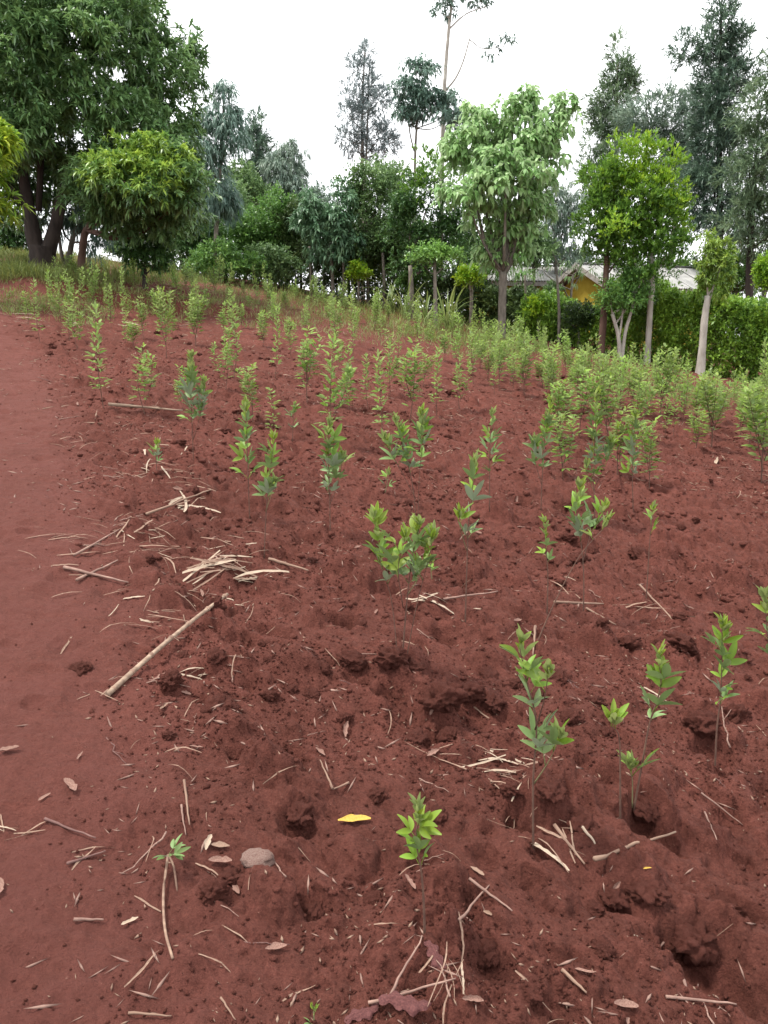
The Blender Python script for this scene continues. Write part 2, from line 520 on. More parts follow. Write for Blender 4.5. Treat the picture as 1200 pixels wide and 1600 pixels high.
def tube(pts, radii, n=7, seed=0, rough=0.):
    """tapered tube along pts; returns verts, quad faces"""
    pts = np.asarray(pts, float)
    m = len(pts)
    V = []
    r0 = np.random.default_rng(seed)
    for i in range(m):
        t = pts[min(i + 1, m - 1)] - pts[max(i - 1, 0)]
        t = t / (np.linalg.norm(t) + 1e-9)
        a = np.cross(t, [0.31, .95, .1] if abs(t[2]) > .5 else [0, 0, 1])
        a /= np.linalg.norm(a)
        b = np.cross(t, a)
        for k in range(n):
            an = 2 * math.pi * k / n
            rad = radii[i] * (1 + rough * (r0.random() - .5))
            V.append(pts[i] + (a * math.cos(an) + b * math.sin(an)) * rad)
    Fq = [(i * n + k, i * n + (k + 1) % n, (i + 1) * n + (k + 1) % n, (i + 1) * n + k) for i in range(m - 1) for k in range(n)]
    V.append(pts[-1])
    V.append(pts[0])
    e = len(V) - 2
    Fq += [((m - 1) * n + k, (m - 1) * n + (k + 1) % n, e, e) for k in range(n)]
    Fq += [((k + 1) % n, k, e + 1, e + 1) for k in range(n)]
    return V, Fq

def tube_mesh(name, pts, radii, n=7, seed=0, rough=0.):
    V, Fq = tube(pts, radii, n, seed, rough)
    me = bpy.data.meshes.new(name)
    me.from_pydata([tuple(v) for v in V], [], [tuple(f) if f[2] != f[3] else tuple(f[:3]) for f in Fq])
    for p in me.polygons:
        p.use_smooth = True
    return me

def smooth_path(pts, k=4):
    """Catmull-Rom resample"""
    pts = [np.asarray(p, float) for p in pts]
    if len(pts) < 3:
        return [pts[0] + (pts[-1] - pts[0]) * t for t in np.linspace(0, 1, k + 1)]
    P = [2 * pts[0] - pts[1]] + pts + [2 * pts[-1] - pts[-2]]
    out = []
    for i in range(1, len(P) - 2):
        for t in np.linspace(0, 1, k, endpoint=False):
            a, b, c, d = P[i - 1], P[i], P[i + 1], P[i + 2]
            out.append(.5 * ((2 * b) + (c - a) * t + (2 * a - 5 * b + 4 * c - d) * t * t + (3 * b - a - 3 * c + d) * t ** 3))
    out.append(pts[-1])
    return out

def unit(a):
    return a / (np.linalg.norm(a, axis=-1, keepdims=True) + 1e-9)

def leaves(P, D, L, W, droop=0.0, shape=4, rs=rng):
    """one thin leaf per row: P base, D direction, L length, W width. Returns verts and triangles"""
    n = len(P)
    D = unit(D)
    up = np.tile([0., 0., 1.], (n, 1)) + rs.normal(0, .35, (n, 3))
    S = unit(np.cross(D, up))
    N = np.cross(S, D)
    L = np.broadcast_to(L, n)[:, None]
    W = np.broadcast_to(W, n)[:, None]
    g = np.array([0, 0, -1.])
    if shape == 2:
        mid = P + D * L * .45
        V = np.stack([P, mid + S * W * .5, mid - S * W * .5, P + D * L + g * L * droop], 1)
        T = np.array([[0, 1, 2], [1, 3, 2]])
    else:
        m1 = P + D * L * .28 + g * L * droop * .05
        m2 = P + D * L * .66 + g * L * droop * .38
        V = np.stack([P, m1 + S * W * .46 + N * W * .12, m1 - S * W * .46 + N * W * .12,
                      m2 + S * W * .40 + N * W * .10, m2 - S * W * .40 + N * W * .10, P + D * L * .97 + g * L * droop], 1)
        T = np.array([[0, 1, 2], [1, 3, 4], [1, 4, 2], [3, 5, 4]])
    k = V.shape[1]
    Tt = (T[None] + (np.arange(n) * k)[:, None, None]).reshape(-1, 3)
    return V.reshape(-1, 3), Tt, k

def rand_dirs(n, rs=rng):
    return unit(rs.normal(0, 1, (n, 3)))

STYLES = {
    # leaf length, width, droop, leaves per spray, axis weight, scatter, gravity, twig length, shape
    'mango':  (.205, .052, .30, 11, .75, .75, .05, .10, 4),
    'broad':  (.190, .105, .45, 5, .5, .6, -.55, .16, 4),
    'citrus': (.115, .042, .0, 9, .7, .55, .55, .22, 2),
    'feather': (.25, .040, .18, 13, .9, .55, .15, .34, 2),
    'fine':   (.095, .046, .1, 9, .6, .8, .12, .20, 2),
    'willow': (.240, .038, .55, 11, .45, .45, -.5, .30, 4),
    'umbrella': (.220, .07, .4, 8, .6, .8, -.25, .20, 2),
    'hedge':  (.080, .036, .05, 9, .6, .8, .25, .16, 2),
}

def crown_arrays(lobes, style, count, sub=9, shell=.62, size=1.0, subr=.42, rs=rng, flat=1.0, vshift=0.0):
    """lobes: list of (centre xyz, radii xyz, weight). Leaf sprays sit on sub-lobes that cluster on each lobe."""
    ll, lw, droop, per, aw, sc, gr, twig, shp = STYLES[style]
    ll, lw, twig = ll * size, lw * size, twig * size
    tot = sum(l[2] for l in lobes)
    Ps, Ax, Vv = [], [], []
    for (c, R, wgt) in lobes:
        c, R = np.array(c), np.array(R)
        ns = max(3, int(sub))
        d = rand_dirs(ns, rs)
        d[:, 2] = d[:, 2] * .9 + .08
        rad = (shell + (1 - shell) * rs.random(ns) ** .6)[:, None]
        cc = c + d * R * rad * (1 - subr * .5)
        cc = np.vstack([cc, c[None]])
        rads = np.r_[rs.uniform(.7, 1.25, ns), 1.1]
        n = max(4, int(count / per * wgt / tot))
        k = rs.integers(0, ns + 1, n)
        q = rand_dirs(n, rs)
        q[:, 2] = np.where(rs.random(n) < .62, np.abs(q[:, 2]), q[:, 2])
        rad2 = (rs.random(n) ** .42)[:, None]
        p = cc[k] + q * R * subr * rads[k][:, None] * rad2 * np.array([1, 1, flat])
        Ps.append(p)
        Ax.append(unit(q * .8 + unit((p - c) / R) * .6))
        Vv.append(np.clip(.32 + .22 * rs.normal(0, 1, n) + .16 * (rs.random(ns + 1)[k] - .5) * 2 + vshift, 0, 1))
    P, A, v = np.vstack(Ps), np.vstack(Ax), np.concatenate(Vv)
    n = len(P)
    t = rs.random((n, per, 1))
    LP = P[:, None, :] + A[:, None, :] * (t * twig) + np.array([0, 0, -1.]) * (t * t * twig * .2)
    LD = A[:, None, :] * aw + rs.normal(0, sc, (n, per, 3)) + np.array([0, 0, gr])
    LP, LD = LP.reshape(-1, 3), LD.reshape(-1, 3)
    L = ll * rs.uniform(.65, 1.2, len(LP))
    W = lw * rs.uniform(.75, 1.15, len(LP))
    V, T, kk = leaves(LP, LD, L, W, droop, shp, rs)
    vv = np.repeat(np.clip(np.repeat(v, per) + rs.normal(0, .12, len(LP)), 0, 1), kk)
    return V, T, vv

TRI = [0]
def tree(name, label, cat, base_px, depth, trunk, lobes, style, count, mat, bark='barkgrey', size=1.0, sub=9, shell=.62, subr=.42,
         group=None, extra=None, flat=1.0, limbs=True, depthk=1.0, vshift=0.0, stems=None, base=None, thick=1.0):
    """trunk: list of (px, py, radius px) from the ground up; lobes: (px, py, rx px, ry px[, depth offset m])"""
    rs = np.random.default_rng(abs(hash_str(name + label)) % 99991)
    if base is None:
        b = at(trunk[0][0], trunk[0][1], depth)
        b = np.array([b[0], b[1], h(b[0], b[1])])
    else:
        b = base
    s = depth / F / CP
    root = empty(name, b, label, cat, group)
    tk = .62 if depth > 24 else .85
    count = int(count * (1.9 if style in ('feather', 'willow', 'fine') else 1.55))
    lb = []
    for q in lobes:
        px, py, rx, ry = q[:4]
        dz = q[4] if len(q) > 4 else 0.
        c = at(px, py, depth + dz)
        lb.append((c - b, (rx * s, rx * s * depthk, ry * s), rx * ry))
    Pt = [np.zeros(3) - np.array([0, 0, .12])]
    Rt = [trunk[0][2] * s * 1.25 * tk if trunk else .08]
    for (px, py, rp) in trunk:
        p = at(px, py, depth) - b
        if p[2] < .05:
            continue
        Pt.append(p)
        Rt.append(rp * s * tk)
    sp = smooth_path(Pt, 5)
    sr = np.interp(np.linspace(0, 1, len(sp)), np.linspace(0, 1, len(Rt)), Rt)
    ob('trunk', tube_mesh(name + '_trunk', sp, sr, 10, 1, .16), M[bark], root)
    for st in (stems or []):
        q = [at(px, py, depth + (dd[0] if dd else 0)) - b for (px, py, rp, *dd) in st]
        if q[0][2] < .15:
            q[0][2] = -.1
        q2 = smooth_path(q, 4)
        r2 = np.interp(np.linspace(0, 1, len(q2)), np.linspace(0, 1, len(st)), [a[2] * s * tk for a in st])
        ob('branch', tube_mesh(name + '_branch', q2, r2, 8, 2, .14), M[bark], root)
    if limbs:
        for i, (c, R, wgt) in enumerate(lb):
            # leave the trunk below the lobe's centre
            zt = min(Pt[-1][2], max(c[2] - .6 * R[2] - .3, Pt[-1][2] * .55))
            k = int(np.argmin([abs(p[2] - zt) for p in sp]))
            s0 = sp[k]
            midp = (s0 + c) / 2 + np.array([0, 0, -.12 * np.linalg.norm(c - s0)]) + rs.normal(0, .06, 3) * R[0]
            q2 = smooth_path([s0, midp, c, c + np.array([rs.normal(0, .2) * R[0], rs.normal(0, .2) * R[1], .55 * R[2]])], 5)
            rb = max(.012, min(sr[k] * .62, .05 * thick * max(R[0], R[2])))
            ob('branch', tube_mesh(name + '_branch', q2, np.linspace(rb, rb * .22, len(q2)), 6, i, .14), M[bark], root)
    V, T, vv = crown_arrays(lb, style, count, sub, shell, size, subr, rs, flat, vshift)
    TRI[0] += len(T)
    ob('crown', fast_mesh(name + '_crown', V, T, {'v': vv}), M[mat], root)
    if extra:
        for (lo2, st2, cnt2, mat2, nm2, sz2) in extra:
            l2 = []
            for q in lo2:
                c = at(q[0], q[1], depth + (q[4] if len(q) > 4 else 0.)) - b
                l2.append((c, (q[2] * s, q[2] * s * depthk, q[3] * s), q[2] * q[3]))
            V, T, vv = crown_arrays(l2, st2, cnt2, sub, shell, sz2, subr, rs, flat, 0)
            TRI[0] += len(T)
            ob(nm2, fast_mesh(name + '_' + nm2, V, T, {'v': vv}), M[mat2], root)
    return root

def hash_str(s):
    k = 5381
    for ch in s:
        k = (k * 33 + ord(ch)) & 0x7fffffff
    return k

# ------------------------------------------------------------------ ground and path
idx = np.arange(NR * NT).reshape(NR, NT)
a_, b_ = idx[:-1, :], idx[1:, :]
Q = np.stack([a_, b_, np.roll(b_, -1, 1), np.roll(a_, -1, 1)], -1).reshape(-1, 4)[:, ::-1]
jit = (fade * FM * .007)
JX = jit * (fbm(GX * 45 + GZ * 60, GY * 45, 301, 2) - .5) * 2
JY = jit * (fbm(GX * 45, GY * 45 + GZ * 60, 307, 2) - .5) * 2
GV = np.stack([GX + JX, GY + JY, GZ], -1).reshape(-1, 3)
pmv = PM.ravel()
rad_f = np.hypot(GX, GY).ravel()
fp = pmv[Q].mean(1) > .5
fp &= (rad_f[Q].max(1) < 26)

def sub_mesh(name, sel):
    q = Q[sel]
    used, inv = np.unique(q.ravel(), return_inverse=True)
    return fast_mesh(name, GV[used], inv.reshape(-1, 4), {'path': pmv[used]}, True)
# cap under the camera
g = ob('ground', sub_mesh('ground', ~fp), M['soil'])
g['kind'] = 'structure'
g = ob('dirt_path', sub_mesh('dirt_path', fp), M['soil'])
g['kind'] = 'structure'

# ------------------------------------------------------------------ trees
# left: mango group
tree('mango_tree', 'large dark green mango tree with thick forked black trunk, on the bank', 'tree', 66, 20.0,
     [(66, 436, 24), (66, 412, 22), (66, 385, 21)],
     [(60, 90, 120, 130), (190, 80, 110, 110), (250, 150, 72, 90), (-80, 150, 130, 120), (60, 210, 100, 65, -1.2), (170, 205, 90, 60, -.8),
      (130, 0, 110, 80), (0, 40, 110, 90, -1), (-60, 260, 90, 70), (270, 220, 50, 60, .3), (60, 285, 70, 45, .8), (150, 275, 60, 45, .6), (-10, 305, 60, 40, .6), (40, 330, 60, 34, 1.6), (140, 320, 60, 40, 1.6), (210, 235, 75, 60, .8), (90, 240, 90, 60, 1.2), (260, 110, 50, 60, .5), (120, 130, 90, 80, -1.8), (30, 150, 80, 80, -2)],
     'mango', 54000, 'mango', 'bark', sub=14, shell=.7, subr=.36, limbs=False,
     stems=[[(60, 395, 14), (52, 365, 13), (44, 320, 10), (30, 240, 8)], [(74, 395, 13), (84, 365, 11), (94, 320, 9), (115, 240, 7)],
             [(98, 320, 6), (140, 270, 5), (190, 190, 3)], [(38, 320, 7), (0, 270, 5), (-50, 190, 4)], [(60, 330, 5), (66, 230, 5), (80, 110, 3)]])
tree('mango_tree', 'round mango tree with yellow-green young leaves on its crown top', 'tree', 127, 19.6,
     [(127, 428, 6), (128, 400, 6), (135, 360, 6), (165, 330, 5), (205, 300, 4)],
     [(180, 320, 58, 42, -1.6), (262, 322, 52, 48, -1.6), (220, 345, 66, 32, -1.2), (150, 295, 36, 36, -1.6), (225, 290, 80, 40, -1.2), (148, 262, 34, 26, -2.3), (292, 300, 36, 30, -2.3), (215, 306, 50, 22, -2.7), (272, 240, 26, 20, -2.0)],
     'mango', 13000, 'mango', 'barkred', sub=10, size=.85,
     extra=[([(190, 258, 48, 30, -2.2), (250, 255, 50, 34, -2.2), (225, 280, 62, 28, -2.9), (285, 280, 34, 32, -2.2), (165, 272, 36, 24, -2.5)], 'mango', 10500, 'mango_flush', 'young_leaves', .8)])
tree('mango_tree', 'bright yellow-green mango foliage reaching in beside the forked black trunk', 'tree', -75, 14.5,
     [(-75, 500, 11), (-72, 420, 10), (-60, 350, 8)],
     [(-30, 260, 58, 62), (-80, 230, 80, 70), (-40, 310, 62, 40)],
     'mango', 7000, 'mango_yellow', 'barkgrey', size=.9)
tree('slender_tree', 'slender grey-stemmed tree with bluish leaves between two mango trunks', 'tree', 103, 21.5,
     [(103, 428, 6), (108, 400, 5), (116, 365, 4), (130, 345, 3)],
     [(150, 372, 32, 22), (135, 335, 40, 26), (95, 345, 30, 24)], 'willow', 1500, 'euc', 'barkgrey', size=.8,
     stems=[[(103, 420, 3), (96, 395, 3), (92, 365, 2)]])
tree('mango_shrub', 'low dark leafy shrub under the yellow-green topped mango tree', 'shrub', 226, 18.8,
     [(226, 440, 4), (226, 415, 3)], [(226, 405, 36, 28), (250, 398, 22, 22), (205, 392, 22, 18)], 'mango', 2400, 'dark', 'bark', size=.7, sub=8)
tree('eucalyptus_tree', 'blue-green drooping eucalyptus beside the large mango crown', 'tree', 335, 27,
     [(335, 436, 5), (338, 360, 5), (345, 240, 4), (350, 165, 3)],
     [(350, 170, 20, 32), (355, 215, 24, 34), (325, 250, 26, 36), (335, 300, 34, 40), (310, 215, 18, 30)], 'willow', 4200, 'euc', 'barkgrey', sub=8)
# back left trees
tree('cypress_tree', 'dark grey-green pointed tree behind the drooping eucalyptus', 'tree', 400, 40,
     [(400, 430, 5), (400, 330, 4), (402, 205, 2)],
     [(402, 212, 10, 22), (402, 245, 20, 26), (400, 285, 26, 34), (395, 330, 34, 36)], 'feather', 6500, 'grevdark', 'barkgrey', size=1.3)
tree('grevillea_tree', 'grey-green loose tree between the pointed tree and the open sky', 'tree', 450, 38,
     [(450, 435, 5), (450, 330, 4), (452, 240, 2)],
     [(452, 245, 20, 20), (448, 280, 30, 34), (455, 320, 34, 34), (430, 265, 16, 18)], 'willow', 5200, 'grevgrey', 'barkgrey', size=1.0)
for i, (px, py, rx, ry, dep, mt, lab, sty) in enumerate([
        (318, 372, 44, 52, 29, 'dark', 'dark green bush at the foot of the drooping eucalyptus', 'fine'),
        (362, 335, 46, 56, 33, 'shrubgrey', 'grey-green bush standing tall behind lighter green bushes', 'fine'),
        (400, 365, 44, 58, 30, 'bush', 'rounded mid-green bush at the field corner below the pointed tree', 'fine'),
        (445, 345, 30, 52, 31, 'bush', 'upright green bush beside the bluish large-leaved tree', 'fine'),
        (345, 408, 60, 26, 27, 'bush', 'low spreading green bush at the top edge of the field', 'fine'),
        (420, 412, 46, 24, 28, 'shrubgrey', 'low grey-green bush behind the tall grass tuft', 'fine'),
        (270, 350, 40, 46, 30, 'shrubgrey', 'grey-green bush seen behind the dark leafy shrub', 'fine'),
        (195, 385, 26, 16, 33, 'shrubgrey', 'small grey-green bush on the crest behind the mangoes', 'fine'),
        (20, 375, 44, 34, 27, 'dark', 'dark bush behind the forked black mango trunk', 'fine')]):
    tree('bush', lab, 'bush', px, dep, [(px, py + ry * .9, 3), (px, py, 2)],
         [(px, py - ry * .3, rx * .7, ry * .65), (px - rx * .45, py + ry * .15, rx * .6, ry * .6), (px + rx * .45, py + ry * .2, rx * .55, ry * .55), (px, py + ry * .5, rx * .8, ry * .45)],
         sty, int(2600 + rx * ry * 1.3), mt, 'barkgrey', size=1.25, sub=8)
for i, (px, py, rx, ry, dep, mt, lab) in enumerate([
        (470, 375, 40, 50, 33, 'shrubgrey', 'grey-green bush filling between the upright bush and the bluish tree'),
        (505, 330, 36, 44, 35, 'grevgrey', 'pale grey tree crown above the bluish large-leaved tree'),
        (300, 320, 34, 44, 33, 'bush', 'mid-green bush glimpsed between the mango and the drooping eucalyptus'),
        (545, 400, 34, 34, 31, 'bush', 'mid-green bush low behind the thin stems'),
        (600, 405, 34, 34, 31.5, 'shrubgrey', 'grey-green bush low behind the thin stems'),
        (380, 290, 40, 36, 36, 'shrubgrey', 'grey-green crown below the dark pointed tree'),
        (760, 395, 44, 40, 31, 'bush', 'mid-green bush behind the trunk of the pale-leaved tree'),
        (835, 385, 30, 36, 31.5, 'shrubgrey', 'grey-green bush behind the white-roofed building edge'),
        (1075, 430, 30, 26, 31, 'shrubgrey', 'grey-green bush behind the right end of the house'),
        (1150, 430, 44, 30, 29, 'bush', 'mid-green bush between the pollarded tree and the black trunk')]):
    tree('bush', lab, 'bush', px, dep, [(px, py + ry * .9, 3), (px, py, 2)],
         [(px, py - ry * .35, rx * .6, ry * .65), (px - rx * .5, py + ry * .1, rx * .55, ry * .6), (px + rx * .45, py + ry * .2, rx * .55, ry * .55), (px, py + ry * .5, rx * .8, ry * .45)],
         'fine', int(2200 + rx * ry * 1.2), mt, 'barkgrey', size=1.35, sub=9)
tree('broadleaf_tree', 'bluish dark large-leaved tree with bare stem at the hedge line', 'tree', 520, 28,
     [(520, 455, 4), (518, 410, 4), (515, 360, 3)],
     [(495, 355, 28, 30), (530, 330, 28, 36), (510, 390, 34, 26), (545, 372, 26, 40), (485, 320, 14, 24)], 'umbrella', 4200, 'bluish', 'barkgrey', sub=9)
tree('hedge_tree', 'tall grey-green leafy hedge tree below the sparse tall conifer', 'tree', 575, 28.5,
     [(575, 460, 4), (574, 400, 4), (572, 330, 3)],
     [(560, 320, 30, 50), (590, 315, 32, 54), (575, 385, 44, 40), (545, 300, 18, 30), (600, 370, 34, 48)], 'fine', 9500, 'shrubgrey', 'barkgrey', size=1.25)
tree('hedge_tree', 'grey-green leafy hedge tree touching the dense dark green tree', 'tree', 622, 29.5,
     [(622, 460, 4), (620, 400, 3), (620, 330, 3)],
     [(618, 325, 28, 52), (628, 385, 34, 46), (605, 290, 18, 26)], 'fine', 6000, 'shrubgrey', 'barkgrey', size=1.25)
tree('tall_conifer', 'tall sparse blue-grey conifer with twin stems against the sky', 'tree', 567, 48,
     [(567, 460, 5), (567, 300, 4.5), (566, 180, 3), (570, 75, 1.2)],
     [(571, 85, 7, 18), (560, 112, 15, 18), (582, 130, 15, 18), (556, 150, 22, 16), (590, 160, 20, 16), (545, 178, 20, 12), (575, 190, 22, 22), (540, 215, 16, 14), (592, 215, 20, 20),
      (560, 230, 18, 20), (585, 245, 14, 14), (607, 222, 16, 14)],
     'feather', 5600, 'tall', 'barkgrey', size=1.25, sub=7, shell=.3, subr=.6, stems=[[(570, 300, 3), (574, 200, 2), (577, 95, 1)]])
tree('umbrella_tree', 'thin forked tree with umbrella crown beside the tall pale trunk', 'tree', 648, 40,
     [(648, 470, 4), (648, 300, 3.2), (649, 235, 3), (652, 180, 2.2), (652, 130, 1.4)],
     [(652, 115, 26, 18), (632, 150, 20, 18), (668, 150, 22, 20), (650, 170, 32, 16), (702, 160, 24, 12), (700, 185, 32, 14), (640, 180, 16, 12)],
     'umbrella', 3600, 'euc', 'barkgrey', size=1.25, sub=8, stems=[[(647, 236, 1.8), (640, 205, 1.6), (638, 170, 1.2)], [(652, 200, 1.5), (680, 190, 1.2), (700, 175, 1)]])
tree('tall_tree', 'very tall tree with pale bare trunk and wispy top foliage', 'tree', 688, 42,
     [(688, 470, 6), (690, 300, 5.5), (694, 150, 4.5), (700, 60, 3.6), (706, 5, 2.8), (716, -60, 1.5)],
     [(692, 20, 16, 22), (716, -2, 30, 14), (760, 8, 22, 9), (700, -50, 36, 34), (768, 78, 14, 8), (790, 72, 11, 12), (742, -20, 30, 20)],
     'umbrella', 1500, 'euc', 'barkpale', size=1.2, sub=6, limbs=False,
     stems=[[(696, 142, 2.4), (712, 122, 2), (724, 95, 1.7), (734, 60, 1.5)], [(702, 45, 2), (728, 22, 1.4), (760, 10, .8)], [(734, 62, 1.2), (755, 76, .8), (790, 72, .5)], [(703, 30, 1.5), (694, 22, 1)]])
tree('dense_tree', 'dense dark green round tree with brighter top behind pale-leaved tree', 'tree', 642, 26,
     [(642, 482, 6), (642, 430, 6), (650, 380, 5)],
     [(665, 330, 46, 50), (640, 370, 36, 54), (690, 380, 50, 50), (660, 410, 50, 36), (720, 370, 40, 50, 1)], 'fine', 9000, 'dark', 'barkgrey', size=1.3,
     extra=[([(672, 265, 32, 24), (650, 300, 30, 30), (690, 285, 36, 36)], 'citrus', 3200, 'citrus', 'bright_leaves', 1.1)])
tree('pale_leaved_tree', 'pale whitish-green broad-leaved tree with single grey trunk at field edge', 'tree', 784, 22.5,
     [(784, 520, 7.5), (785, 470, 7), (786, 425, 7)],
     [(740, 235, 48, 52), (800, 215, 56, 48), (840, 255, 44, 48), (730, 305, 40, 34, -.8), (790, 290, 60, 46, -.9), (845, 310, 30, 34), (795, 375, 36, 36), (740, 180, 18, 20),
      (822, 140, 14, 14), (835, 160, 12, 10), (805, 165, 16, 12), (884, 165, 14, 20), (870, 205, 22, 34), (895, 175, 8, 14), (780, 345, 50, 26), (765, 400, 24, 16)],
     'broad', 7000, 'pale', 'barkgrey', sub=10, size=1.0,
     stems=[[(786, 428, 4.5), (770, 405, 4), (755, 370, 3), (740, 290, 2)], [(787, 428, 4.5), (800, 405, 4), (808, 350, 3), (815, 250, 2)], [(786, 425, 3.5), (787, 380, 3), (782, 280, 2)],
            [(830, 290, 2), (865, 230, 1.4), (884, 165, .8)], [(812, 250, 1.6), (822, 180, 1), (824, 140, .6)]])
tree('sapling', 'thin sapling with flat feathery crown before the dense dark tree', 'tree', 681, 21.5,
     [(681, 508, 4), (680, 460, 3.5), (679, 410, 2.5)], [(665, 392, 22, 10), (702, 402, 22, 10), (682, 398, 26, 12), (655, 405, 12, 8)], 'fine', 1500, 'bush', 'barkgrey', size=1.0, vshift=.3)
tree('grevillea_tree', 'thin grey-leaved tree standing behind the yellow-walled house', 'tree', 870, 33,
     [(870, 470, 4), (868, 380, 4), (870, 320, 3)],
     [(860, 330, 28, 36), (885, 345, 28, 44), (850, 375, 30, 34), (890, 395, 30, 30), (870, 300, 20, 20)], 'willow', 4600, 'grevgrey', 'barkgrey', size=.85)
tree('grevillea_tree', 'tapering grey-green tree with ragged top, beside the feathery tree', 'tree', 962, 36,
     [(962, 480, 6), (962, 300, 5), (965, 90, 2)],
     [(966, 82, 9, 20), (966, 118, 22, 22), (962, 150, 32, 26), (958, 190, 34, 26), (950, 228, 34, 24), (950, 280, 40, 44), (985, 130, 14, 16)], 'feather', 8500, 'grev', 'barkgrey', size=1.15, sub=10)
tree('grevillea_tree', 'pale feathery grey tree leaning above the bright green tree', 'tree', 1040, 33,
     [(1036, 470, 9), (1038, 430, 9), (1050, 395, 8), (1055, 330, 6), (1040, 230, 3)],
     [(1010, 180, 38, 28), (1050, 190, 36, 34), (1030, 225, 46, 30), (1075, 240, 40, 40), (1085, 175, 24, 26), (1060, 290, 46, 46)], 'feather', 9000, 'grevgrey', 'barkgrey', size=1.1, sub=10)
tree('grevillea_tree', 'tallest dark blue-green grevillea with wispy pointed top beside the hedge', 'tree', 1125, 30,
     [(1125, 500, 9), (1125, 400, 8), (1124, 250, 6), (1126, 60, 3), (1127, 5, 1.2)],
     [(1127, 10, 9, 18), (1128, 45, 18, 22), (1105, 75, 22, 20), (1150, 85, 22, 24), (1125, 110, 34, 28), (1120, 160, 40, 34), (1125, 210, 38, 34), (1120, 265, 44, 40),
      (1115, 320, 48, 40), (1130, 365, 46, 36), (1062, 75, 12, 14), (1075, 95, 10, 12), (1165, 120, 16, 24)], 'feather', 17000, 'grevdark', 'bark', size=1.05, sub=12, subr=.4)
tree('grevillea_tree', 'broad dark tree with black trunk rising behind the right hedge', 'tree', 1170, 27,
     [(1170, 490, 9), (1171, 440, 9), (1172, 390, 8), (1180, 260, 5)],
     [(1185, 180, 30, 44), (1200, 240, 50, 50), (1170, 290, 40, 44), (1215, 330, 50, 60), (1165, 350, 40, 36), (1190, 385, 40, 26), (1235, 160, 50, 80)], 'feather', 11000, 'grev', 'bark', size=1.05, sub=11)
# right: trees along the hedge
tree('wispy_tree', 'thin wispy grey-green tree standing before the yellow gable', 'tree', 893, 25.5,
     [(893, 520, 3), (892, 470, 3), (895, 430, 2.4)],
     [(905, 428, 26, 18), (878, 440, 24, 22), (930, 415, 22, 16), (850, 425, 22, 16), (912, 400, 22, 20), (868, 405, 24, 20)], 'willow', 220, 'shrubgrey', 'barkgrey', size=.7)
tree('wispy_tree', 'thin leafy young tree half hiding the white-roofed building', 'tree', 752, 26.5,
     [(752, 500, 2.5), (752, 455, 2.4), (752, 430, 2)],
     [(745, 425, 24, 14), (775, 420, 18, 14), (725, 430, 18, 14), (820, 425, 16, 12)], 'willow', 800, 'bush', 'barkgrey', size=.7)
tree('citrus_tree', 'dark green leafy tree with reddish-grey trunk beside the brightest green tree', 'tree', 942, 20.5,
     [(939, 552, 6.5), (943, 500, 6), (946, 450, 5.5), (948, 400, 4)],
     [(930, 300, 30, 40), (945, 345, 36, 44), (925, 365, 24, 30), (955, 388, 32, 28), (960, 290, 26, 36), (985, 345, 36, 44), (975, 385, 30, 34)], 'citrus', 11000, 'citrus', 'barkred', size=.95, sub=14, subr=.33, shell=.75)
tree('citrus_tree', 'brightest green upright-leaved tree with pale grey trunk at the hedge', 'tree', 1014, 20.2,
     [(1012, 552, 5.5), (1015, 500, 5), (1018, 440, 4.5), (1018, 400, 4)],
     [(1020, 370, 44, 40), (1045, 385, 30, 40), (990, 400, 30, 40), (1020, 420, 46, 28), (1050, 340, 24, 30), (1000, 350, 40, 50)], 'citrus', 9500, 'citrus', 'barkpale', size=.95, sub=15, subr=.32, shell=.75,
     extra=[([(980, 262, 14, 36), (1000, 265, 22, 40), (1022, 275, 24, 44), (1050, 290, 18, 40), (1008, 305, 38, 36), (1040, 320, 28, 36), (968, 290, 12, 30), (962, 240, 8, 24), (988, 236, 10, 26), (1013, 232, 9, 22), (1046, 252, 10, 26), (1068, 318, 10, 22), (938, 285, 10, 22), (1065, 365, 12, 26), (965, 350, 18, 16, -1)],
             'citrus', 10500, 'bright', 'bright_leaves', .95)])
tree('multi_stem_shrub', 'pale multi-stemmed shrub between the two leafy hedge-side trees', 'shrub', 968, 20.0,
     [(969, 562, 3.5), (967, 530, 3.5), (957, 490, 3)],
     [(985, 470, 30, 22), (955, 460, 26, 22), (1000, 445, 26, 22)], 'fine', 2200, 'bush', 'barkpale', size=1.0,
     stems=[[(972, 560, 3), (977, 520, 3), (988, 480, 2.4), (990, 450, 1.6)], [(967, 530, 2), (972, 495, 1.8), (975, 455, 1.2)]])
tree('pollarded_tree', 'small pollarded tree with drooping yellow-green tuft on pale trunk', 'tree', 1094, 18.6,
     [(1093, 590, 7), (1097, 550, 6.5), (1101, 500, 6), (1106, 462, 5)],
     [(1112, 388, 20, 26), (1126, 415, 22, 34), (1102, 420, 20, 36), (1116, 445, 26, 26)], 'mango', 3000, 'pollard', 'barkpale', size=.62, sub=9)
